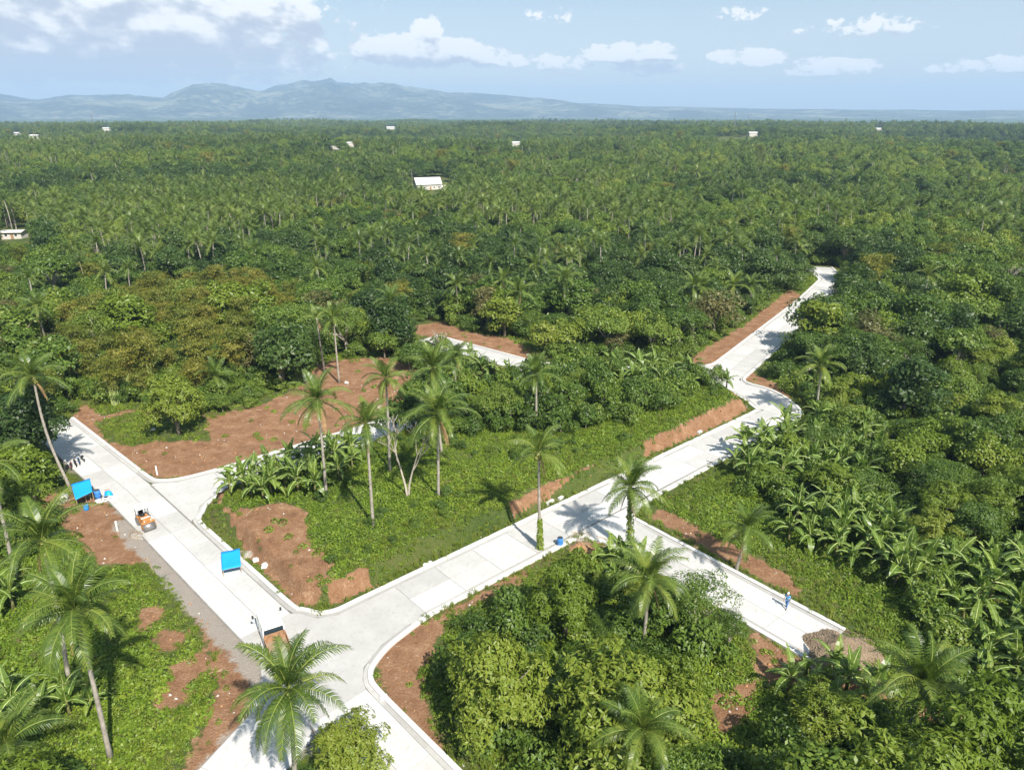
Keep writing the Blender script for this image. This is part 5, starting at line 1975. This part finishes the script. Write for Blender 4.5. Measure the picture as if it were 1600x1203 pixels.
ch = thing('plastic_chair', 'white plastic chair on the earth behind the leaning palm trunk', 'chair', tuple(P(96, 748)), 2.2)
MB().box((0, 0, .43), (.46, .46, .04)).build('seat', M['white_paint'], ch)
MB().box((0, -.23, .68), (.46, .04, .46), rx=.12).build('backrest', M['white_paint'], ch)
for a in (-.2, .2):
    for b in (-.2, .2):
        MB().box((a, b, .205), (.05, .05, .43)).build('leg', M['white_paint'], ch)


# --- road roller
def road_roller(px, py):
    q = road_or_ground(px, py)
    t = thing('road_roller', 'small orange road roller with pale canopy on the concrete road', 'road roller', q, math.atan2(dA[1], dA[0]) - math.pi / 2)
    MB().tube([(-.62, 1.15, .50), (.62, 1.15, .50)], .50, 28).build('front_drum', M['steel'], t, True)
    MB().tube([(-.62, -.95, .50), (.62, -.95, .50)], .50, 28).build('rear_drum', M['steel'], t, True)
    for s in (-1, 1):
        MB().box((s * .70, 1.15, .62), (.08, .55, .34)).build('drum_yoke', M['orange_paint'], t, bevel=.02)
    MB().box((0, 1.15, 1.06), (1.48, .5, .10)).build('drum_guard', M['orange_paint'], t, bevel=.02)
    hood = MB().box((0, .55, 1.02), (1.05, 1.0, .62), taper=.9).build('hood', M['orange_paint'], t, bevel=.04)
    MB().box((0, .45, 1.345), (.95, .18, .02)).build('stripe', M['white_paint'], hood)
    MB().box((0, 1.062, .98), (.6, .02, .3)).build('grille', M['dark_metal'], hood)
    MB().box((0, -.55, .92), (1.15, 1.15, .40)).build('chassis', M['orange_paint'], t, bevel=.03)
    MB().box((0, -.62, 1.26), (.5, .5, .2)).build('seat', M['rubber'], t, bevel=.04)
    MB().box((0, -.88, 1.55), (.5, .1, .45)).build('seat_back', M['rubber'], t, bevel=.03)
    MB().tube([(0, -.1, 1.2), (0, -.2, 1.6)], .03, 6).build('steering_column', M['dark_metal'], t)
    w = MB()
    for k in range(12):
        a0, a1 = 2 * math.pi * k / 12, 2 * math.pi * (k + 1) / 12
        w.tube([(.19 * math.cos(a0), -.2 + .17 * math.sin(a0), 1.6 + .06 * math.sin(a0)), (.19 * math.cos(a1), -.2 + .17 * math.sin(a1), 1.6 + .06 * math.sin(a1))], .02, 5, cap=False)
    w.build('steering_wheel', M['dark_metal'], t)
    for a, b in ((-.52, .0), (.52, .0), (-.52, -1.1), (.52, -1.1)):
        MB().tube([(a, b, 1.1), (a, b, 2.32)], .035, 6).build('canopy_post', M['dark_metal'], t)
    MB().box((0, -.55, 2.36), (1.35, 1.45, .07)).build('canopy', M['white_paint'], t, bevel=.03)
    for s in (-1, 1):
        MB().tube([(s * .35, 1.07, 1.2), (s * .35, 1.12, 1.2)], .07, 10).build('headlight', M['white_paint'], t)


road_roller(228, 822)


# --- truck
def truck():
    c4 = [np.append(G(px, py, 2.25), 2.25) for px, py in ((400, 955), (430, 944), (442, 975), (412, 985))]
    far, near = (c4[0] + c4[1]) / 2, (c4[2] + c4[3]) / 2
    d = far - near
    L = float(np.hypot(d[0], d[1]))
    W = float(np.linalg.norm(c4[1] - c4[0]))
    c = (far + near) / 2
    t = thing('truck', 'white-cabbed small dump truck with brown bed at the road crossing', 'truck', (c[0], c[1], .074), math.atan2(d[1], d[0]) - math.pi / 2)
    W = min(max(W, 1.9), 2.2)
    L = min(max(L, 2.2), 3.0)
    y0, y1 = -L / 2, L / 2
    # cab : lower body, glass house, roof
    MB().box((0, 0.1, .92), (W, L + .2, .85)).build('cab_body', M['white_paint'], t, bevel=.06)
    MB().box((0, 0, 1.70), (W * .97, L * .97, .72), taper=.93).build('cab_window', M['glass'], t, bevel=.03)
    for a in (-1, 1):
        for b in (-1, 0, 1):
            MB().box((a * W * .468, b * L * .455, 1.70), (.10, .12, .74)).build('pillar', M['white_paint'], t)
    MB().box((0, 0, 2.13), (W * .98, L, .16), taper=.95).build('roof', M['white_paint'], t, bevel=.05)
    MB().box((0, y1 + .24, .62), (W * .98, .14, .24)).build('bumper', M['dark_metal'], t, bevel=.02)
    for s in (-1, 1):
        MB().tube([(s * .7, y1 + .20, .9), (s * .7, y1 + .23, .9)], .12, 12).build('headlight', M['steel'], t)
        m = MB().tube([(s * W * .48, y1 - .15, 1.5), (s * (W * .5 + .28), y1 - .05, 1.62)], .02, 6).build('mirror_arm', M['dark_metal'], t)
        MB().box((s * (W * .5 + .30), y1 - .05, 1.66), (.18, .08, .36)).build('mirror', M['dark_metal'], m, bevel=.02)
        MB().box((s * (W * .5 + .002), -.1, 1.1), (.02, .16, .04)).build('door_handle', M['dark_metal'], t)
    BL = 3.3
    MB().box((0, y0 - BL / 2, .62), (.9, BL + .6, .18)).build('chassis', M['dark_metal'], t)
    b = MB()
    for s in (-1, 1):
        b.box((s * (W / 2 - .02), y0 - .12 - BL / 2, 1.15), (.06, BL, .62))
    b.box((0, y0 - .15, 1.25), (W - .1, .06, .85)).box((0, y0 - .09 - BL, 1.15), (W - .1, .06, .62)).box((0, y0 - .12 - BL / 2, .86), (W - .1, BL - .12, .06))
    b.build('bed', M['rust'], t)
    sv, sf = [], []
    for i in range(9):
        for j in range(7):
            u, v = i / 8, j / 6
            sv.append(((v - .5) * (W - .14), y0 - .2 - u * (BL - .18), .92 + .42 * math.sin(u * 3.14) * math.sin(v * 3.14) + .06 * math.sin(i * 2.1 + j * 3.3)))
    for i in range(8):
        for j in range(6):
            sf.append((i * 7 + j, (i + 1) * 7 + j, (i + 1) * 7 + j + 1, i * 7 + j + 1))
    MB().add(sv, sf).build('load', M['bed_soil'], t, True)
    for y in (y1 - .5, y0 - .9, y0 - BL + .55):
        for s in (-1, 1):
            w = MB().tube([(s * (W / 2 - .26), y, .40), (s * (W / 2 - .24), y, .40), (s * (W / 2 - .02), y, .40), (s * (W / 2), y, .40)], [.36, .40, .40, .36], 18).build('wheel', M['rubber'], t, True)
            MB().tube([(s * (W / 2 - .01), y, .40), (s * (W / 2 + .015), y, .40)], .2, 12).build('rim', M['steel'], w)


truck()


# --- person walking on the dead-end road
def skinned(name, verts, edges, radii, mat, parent, sub=1):
    me = bpy.data.meshes.new(name)
    me.from_pydata(verts, edges, [])
    me.materials.append(mat)
    o = obj(name, me, parent)
    o.modifiers.new('skin', 'SKIN').use_smooth_shade = True
    for i, v in enumerate(me.skin_vertices[0].data):
        v.radius = radii[i] if isinstance(radii[i], tuple) else (radii[i], radii[i])
        v.use_root = i == 0
    o.modifiers.new('sub', 'SUBSURF').levels = sub
    o.modifiers['sub'].render_levels = sub
    return o


def person(px, py, rz, label):
    q = road_or_ground(px, py)
    t = thing('person', label, 'person', q, rz)
    V = [(0, 0, .95), (0, 0, 1.12), (0, .02, 1.32), (0, .01, 1.45), (0, .02, 1.53), (0, .03, 1.62), (0, .03, 1.71)]
    R = [(.15, .12), (.14, .11), (.17, .12), (.08, .07), (.055, .055), (.085, .10), (.06, .07)]
    Eg = [(0, 1), (1, 2), (2, 3), (3, 4), (4, 5), (5, 6)]
    for s, fwd in ((-1, .26), (1, -.24)):
        i = len(V)
        V += [(s * .10, 0, .88), (s * .11, fwd * .55 + .05, .50), (s * .11, fwd, .10), (s * .11, fwd + .02, .04), (s * .115, fwd + .17, .03)]
        R += [.085, .06, .042, .042, .032]
        Eg += [(0, i), (i, i + 1), (i + 1, i + 2), (i + 2, i + 3), (i + 3, i + 4)]
    for s, fwd in ((-1, -.16), (1, .20)):
        i = len(V)
        V += [(s * .19, .01, 1.40), (s * .24, fwd * .3, 1.14), (s * .24, fwd + .06, .93), (s * .235, fwd + .09, .86)]
        R += [.06, .045, .033, (.022, .038)]
        Eg += [(2, i), (i, i + 1), (i + 1, i + 2), (i + 2, i + 3)]
        h = i + 3
        bx, by, bz = V[h]
        for k, (dy, ln) in enumerate(((-.032, .065), (-.011, .08), (.011, .075), (.03, .06))):
            j = len(V)
            V += [(bx, by + dy, bz - .045), (bx - s * .012, by + dy + .008, bz - .045 - ln)]
            R += [.009, .008]
            Eg += [(h, j), (j, j + 1)]
        j = len(V)
        V += [(bx - s * .01, by + .055, bz - .01), (bx - s * .015, by + .065, bz - .05)]
        R += [.010, .009]
        Eg += [(h, j), (j, j + 1)]
    skinned('body', V, Eg, R, M['skin'], t)
    skinned('shirt', [(0, .01, .93), (0, 0, 1.12), (0, .02, 1.32), (0, .015, 1.44), (-.19, .01, 1.40), (-.245, -.05, 1.15), (.19, .01, 1.40), (.245, .06, 1.15)],
            [(0, 1), (1, 2), (2, 3), (2, 4), (4, 5), (2, 6), (6, 7)], [(.175, .14), (.165, .13), (.195, .145), (.09, .08), .08, .062, .08, .062], M['shirt_blue'], t)
    skinned('trousers', [(0, 0, .95), (-.10, 0, .87), (-.11, .19, .50), (-.11, .26, .11), (.10, 0, .87), (.11, -.08, .50), (.11, -.24, .11)],
            [(0, 1), (1, 2), (2, 3), (0, 4), (4, 5), (5, 6)], [(.165, .135), .105, .08, .065, .105, .08, .065], M['jeans'], t)
    hc = MB()
    hc.tube([(0, .03, 1.66), (0, .03, 1.70), (0, .03, 1.76), (0, .03, 1.79)], [.115, .118, .10, .04], 14)
    hc.build('cap', M['cap'], t, True)
    MB().box((0, .15, 1.675), (.16, .12, .015)).build('cap_brim', M['cap'], t)
    for s in (-1, 1):
        fwd = .26 if s < 0 else -.24
        MB().box((s * .112, fwd + .09, .035), (.09, .27, .07)).build('shoe', M['dark_metal'], t, bevel=.02)


person(1228.5, 949, 2.4, 'person in blue shirt and jeans with pale cap walking on the dead-end road')

# --- gravel heap at the road end
def heap(name, label, px, py, rx, ry, h, mat, peb=0, seed=1, rz=0.0, cat='heap', ps=.05):
    q = road_or_ground(px, py)
    t = thing(name, label, cat, (q[0], q[1], 0.0), rz)
    r = np.random.default_rng(seed)
    vs, fs = [(0, 0, h)], []
    n, m = 36, 12
    def hz(u, a):
        e = 1 + .14 * math.sin(3 * a + seed) + .08 * math.sin(7 * a)
        return h * max(-.08, (1 - (u / e)) ** 1.0 * (1 + .12 * math.sin(5 * a + u * 4)))
    for i in range(1, m + 1):
        u = i / m * 1.12
        for k in range(n):
            a = 2 * math.pi * k / n
            vs.append((rx * u * math.cos(a), ry * u * math.sin(a), hz(u, a) + r.normal() * .02))
    fs = [(0, 1 + k, 1 + (k + 1) % n) for k in range(n)]
    for i in range(m - 1):
        for k in range(n):
            fs.append((1 + i * n + k, 1 + (i + 1) * n + k, 1 + (i + 1) * n + (k + 1) % n, 1 + i * n + (k + 1) % n))
    MB().add(vs, fs).build('mound', mat, t, True)
    if peb:
        u, a = np.sqrt(r.random(peb)) * 1.12, r.uniform(0, 6.283, peb)
        z = np.array([hz(x, y) for x, y in zip(u, a)])
        c = np.stack([rx * u * np.cos(a), ry * u * np.sin(a), np.maximum(z, .03) + .02], 1)
        octa = np.array([(1, 0, 0), (0, 1, 0), (-1, 0, 0), (0, -1, 0), (0, 0, .8), (0, 0, -.8)])
        vv = (c[:, None, :] + octa[None] * (ps * r.uniform(.5, 1.7, (peb, 1, 1))) * r.uniform(.7, 1.3, (peb, 6, 1))).reshape(-1, 3)
        tri = np.array([(0, 1, 4), (1, 2, 4), (2, 3, 4), (3, 0, 4), (1, 0, 5), (2, 1, 5), (3, 2, 5), (0, 3, 5)])
        ff = (tri[None] + 6 * np.arange(peb)[:, None, None]).reshape(-1, 3)
        tag(obj('loose_stone', mesh_np('loose_stone', vv, ff, [M['pebble']]), t), kind='stuff')
    return t


M['gravel'] = plain('heap_gravel', (0.20, 0.145, 0.095), 0.95, vary=0.35, scale=9)
M['heap_earth'] = plain('heap_earth', (0.32, 0.17, 0.08), 0.95, vary=0.3, scale=5)
M['grey_gravel'] = plain('grey_gravel', (0.34, 0.32, 0.29), 0.95, vary=0.3, scale=9)
heap('gravel_heap', 'brown gravel heap dumped across the end of the road', 1312, 1020, 3.5, 2.9, 1.5, M['gravel'], 2400, 3, .4)
heap('earth_heap', 'orange earth heap at the kerb beside the road barrel', 905, 856, 1.5, 1.1, .7, M['heap_earth'], 300, 5, .7)
heap('gravel_heap', 'small grey gravel heap at the kerb beside the square blue shelter', 386, 866, 1.1, .8, .4, M['grey_gravel'], 350, 6)
heap('gravel_heap', 'flat grey gravel heap on the road beside the timber planks', 908, 838, 1.6, 1.0, .22, M['grey_gravel'], 300, 8, .6)
heap('gravel_heap', 'low pale gravel heap at the road edge behind the road roller', 214, 836, 1.2, .7, .22, M['grey_gravel'], 260, 9, -.7)

# planks beside the earth heap
for i, (a, b) in enumerate((((893, 832), (915, 834)), ((895, 837), (918, 838)), ((898, 841), (924, 842)), ((932, 838), (950, 843)))):
    pole_at(a, b, 'timber plank lying on the road beside the earth heap', .05, 'timber_plank', group='planks by the earth heap')


# --- pale blocks and stones
def rock(px, py, s, label, mat='stone', seed=0, group=None, name='boulder'):
    r = random.Random(seed + px)
    q = road_or_ground(px, py)
    bm = bmesh.new()
    bmesh.ops.create_icosphere(bm, subdivisions=2, radius=s)
    for v in bm.verts:
        k = 1 + .22 * math.sin(v.co.x * 5 / s + px) * math.cos(v.co.y * 4 / s + py) + r.uniform(-.1, .1)
        v.co = Vector((v.co.x * k * 1.2, v.co.y * k, v.co.z * k * .65))
    me = bpy.data.meshes.new(name)
    bm.to_mesh(me)
    bm.free()
    me.materials.append(M[mat])
    o = obj(name, me, None, (q[0], q[1], q[2] + s * .35), r.uniform(0, 6))
    tag(o, label, 'rock', group)


for px, py in ((400, 876), (412, 875), (414, 882)):
    rock(px, py, .34, 'white stone in the group beside the kerb near the square blue shelter', 'sack', 3, 'three white stones')
rock(599, 1091, .32, 'white lump on the gravelly verge by the curved kerb', 'sack', 4)
rock(240, 672, .3, 'pale stone beside the shrub edge in the red clearing', 'stone', 5)
rock(541, 599, .4, 'pale stone at the foot of the palm behind the red clearing', 'stone', 6)
for px, py in ((665, 883), (672, 880)):
    rock(px, py, .25, 'pale stone on the verge near the middle of the straight kerb', 'sack', 7, 'two verge stones')
for px, py, L, lab in ((859, 787, 1.3, 'long white concrete block lying on the verge by the ivy-footed palm'), (876, 777, .8, 'short white concrete block lying on the verge above the ivy-footed palm'), (1093, 677, 1.0, 'white concrete block on the kerb along the straight road'), (1010, 744, .9, 'white concrete block beside the lower kerb')):
    q = P(px, py)
    t = thing('concrete_block', lab, 'block', (q[0], q[1], q[2]), math.atan2(dC[1], dC[0]) + .1)
    MB().box((0, 0, .2), (L, .4, .4)).build('body', M['kerb'], t, bevel=.03)
    for s in (-1, 1):
        MB().tube([(s * L * .3, 0, .4), (s * L * .3, 0, .48), (s * L * .3 + .08, 0, .5)], .015, 5).build('lifting_bar', M['rust'], t)


# --- houses
def house(px, py, w, dpt, h, rz, label, roof, zoff=0, pitch=.45, name='house'):
    q = P(px, py)
    t = thing(name, label, 'house', tuple(q), rz)
    MB().box((0, 0, h / 2 - .4), (w, dpt, h + .8)).build('wall', M['house_wall'], t)
    rh = dpt * .5 * pitch
    o = .6
    for s in (-1, 1):
        vs = [(-w / 2 - o, s * (dpt / 2 + o), h - .25), (w / 2 + o, s * (dpt / 2 + o), h - .25), (w / 2 + o, 0, h + rh), (-w / 2 - o, 0, h + rh)]
        vs += [(a, b, c + .14) for a, b, c in vs]
        f = [(0, 3, 2, 1), (4, 5, 6, 7), (0, 1, 5, 4), (1, 2, 6, 5), (2, 3, 7, 6), (3, 0, 4, 7)]
        if s > 0:
            f = [x[::-1] for x in f]
        MB().add(vs, f).build('roof', roof, t)
    for s in (-1, 1):
        vs = [(s * w / 2, -dpt / 2, h - .01), (s * w / 2, dpt / 2, h - .01), (s * w / 2, 0, h + rh - .1), (s * (w / 2 - .2), -dpt / 2, h - .01), (s * (w / 2 - .2), dpt / 2, h - .01), (s * (w / 2 - .2), 0, h + rh - .1)]
        MB().add(vs, [(0, 1, 2), (5, 4, 3), (0, 3, 4, 1), (1, 4, 5, 2), (2, 5, 3, 0)]).build('gable', M['house_wall'], t)
    MB().box((w * .05, -dpt / 2 - .02, 1.0), (1.0, .06, 2.0)).build('door', M['rust'], t)
    k = max(2, int(w / 3))
    for i in range(k):
        x = -w / 2 + w * (i + .5) / k
        if abs(x - w * .05) < .9:
            continue
        f = MB().box((x, -dpt / 2 - .02, 1.5), (1.1, .06, 1.0)).build('window', M['white_paint'], t)
        MB().box((x, -dpt / 2 - .055, 1.5), (.92, .03, .82)).build('pane', M['glass'], f)


house(668, 296, 15, 10, 3.4, .35, 'large pale metal-roofed house deep in the palm grove', M['roof_pale'], pitch=.7)
house(697, 299, 5, 4, 2.6, .2, 'small pale hut next to the large pale-roofed house', M['roof_pale'])
house(24, 372, 7, 5, 2.6, .1, 'pale flat-roofed house beside the dark round tree in the forest', M['roof_pale'], pitch=.12)
house(42, 452, 6, 4.5, 2.4, .3, 'small brown-roofed house beside the wide bright dome tree', M['roof_brown'])
for px, py, w, rz, lab in ((520, 238, 16, .1, 'far white house among the palms left of the tall mast line'), (610, 203, 20, .2, 'far pale shed below the mountains'), (167, 205, 14, .1, 'far white house below the telecom mast'), (27, 213, 14, -.2, 'far pale house at the edge of the far forest'),
                       (55, 218, 12, .1, 'far small pale house beside the far pale house'), (806, 229, 14, .2, 'far pale house before the dark patch of forest'), (548, 232, 10, .3, 'far small hut beside the far white house'), (1372, 205, 14, .2, 'far pale house in the forest across the field'),
                       (1176, 214, 14, .1, 'far white house beside the pale green field'), (638, 184, 46, .1, 'distant long white warehouse under the mountains'), (170, 181, 40, .2, 'distant white building on the plain'), (1160, 195, 30, .1, 'distant pale building beyond the field'),
                       (1450, 180, 50, .0, 'distant white warehouse on the coastal plain'), (1530, 181, 45, .1, 'distant pale warehouse beside the white warehouse')):
    house(px, py, w, w * .6, 5.5 if w < 25 else 12, rz, lab, M['roof_pale'], pitch=.35, name='far_house' if w < 25 else 'warehouse')


# --- masts
def mast(px, py, h, label):
    q = P(px, py)
    t = thing('lattice_mast', label, 'mast', tuple(q))
    lg = []
    for k in range(4):
        a = math.pi / 4 + k * math.pi / 2
        MB().tube([(2.2 * math.cos(a), 2.2 * math.sin(a), -1), (.5 * math.cos(a), .5 * math.sin(a), h)], [.16, .10], 5).build('leg', M['steel'], t)
    for i in range(1, 9):
        z = h * i / 9
        w = 2.2 - 1.7 * i / 9
        mb = MB()
        for k in range(4):
            a, b = math.pi / 4 + k * math.pi / 2, math.pi / 4 + (k + 1) * math.pi / 2
            mb.tube([(w * math.cos(a), w * math.sin(a), z), (w * math.cos(b), w * math.sin(b), z)], .08, 4, cap=False)
        mb.build('brace', M['steel'], t)
    MB().tube([(.6, 0, h - 3), (1.1, 0, h - 3)], .9, 10).build('dish', M['white_paint'], t)


mast(148, 208, 42, 'tall lattice telecom mast rising from the far forest')
mast(205, 190, 50, 'distant lattice mast near the foot of the mountains')
mast(1146, 212, 34, 'lattice mast beside the pale green far field')
mast(1167, 212, 34, 'second lattice mast beside the pale green far field')

# --- loose stones and dry sticks on the bare earth
rr = np.random.default_rng(77)
octa = np.array([(1, 0, 0), (0, 1, 0), (-1, 0, 0), (0, -1, 0), (0, 0, .7), (0, 0, -.7)], float)
tri = np.array([(0, 1, 4), (1, 2, 4), (2, 3, 4), (3, 0, 4), (1, 0, 5), (2, 1, 5), (3, 2, 5), (0, 3, 5)])
SM = [mesh_np('clod', octa * .12 * rr.uniform(.7, 1.3, (6, 1)), tri, [M[m]]) for m in ('heap_earth', 'heap_earth', 'stone', 'grey_gravel')]
stm = MB()
stm.tube([(-.5, 0, .03), (0, .08, .05), (.6, 0, .03)], [.03, .025, .012], 4).tube([(0, .08, .05), (.35, .35, .08)], [.02, .01], 4)
SM.append(stm.mesh('stick', M['wood']))
stc = hidden_coll('rubble_shape', SM)
sx, sy = jitter_field(30, 125, .8)
so = soil_mask(sx, sy)
dd = road_dist(sx, sy)
k = ((so > .62) & (rr.random(len(sx)) < .30) | (dd < 2.0) & (rr.random(len(sx)) < .3)) & (dd > 1.0)
sx, sy = sx[k], sy[k]
scatter('earth_rubble', 'loose clods, stones and dry sticks on the bare red earth', 'rubble', stc, np.stack([sx, sy, height(sx, sy)], 1), rr.choice(5, len(sx), p=[.35, .3, .12, .15, .08]), rotz(len(sx), .3), uscale(rr.uniform(.3, 1.5, len(sx)) ** 1.3, .25))


# ------------------------------------------------------------------ haze: the air between here and the mountains
def build_haze():
    m = bpy.data.materials.new('haze_air')
    m.use_nodes = True
    nt = m.node_tree
    nt.nodes.clear()
    out = N(nt, 'ShaderNodeOutputMaterial')
    v = N(nt, 'ShaderNodeVolumePrincipled')
    v.inputs['Color'].default_value = (0.52, 0.74, 1.0, 1)
    v.inputs['Density'].default_value = 1.15e-4
    v.inputs['Anisotropy'].default_value = 0.0
    for nm in ('Density Attribute', 'Color Attribute', 'Temperature Attribute'):
        if nm in v.inputs:
            v.inputs[nm].default_value = ''
    nt.links.new(v.outputs[0], out.inputs['Volume'])
    try:
        m.cycles.homogeneous_volume = True
    except Exception:
        pass
    zs = []
    for nm in ('ground', 'mountains'):
        me = bpy.data.objects[nm].data
        co = np.empty(len(me.vertices) * 3, np.float32)
        me.vertices.foreach_get('co', co)
        zs += [co[2::3].min(), co[2::3].max()]
    z0, z1 = float(min(zs)) - 1.0, max(float(max(zs)), CAM_H) + 8.0
    o = MB().box((0, 0, (z0 + z1) / 2), (33000, 33000, z1 - z0)).build('haze', m)
    tag(o, 'pale blue haze in the air towards the mountains', 'haze', kind='stuff')


build_haze()
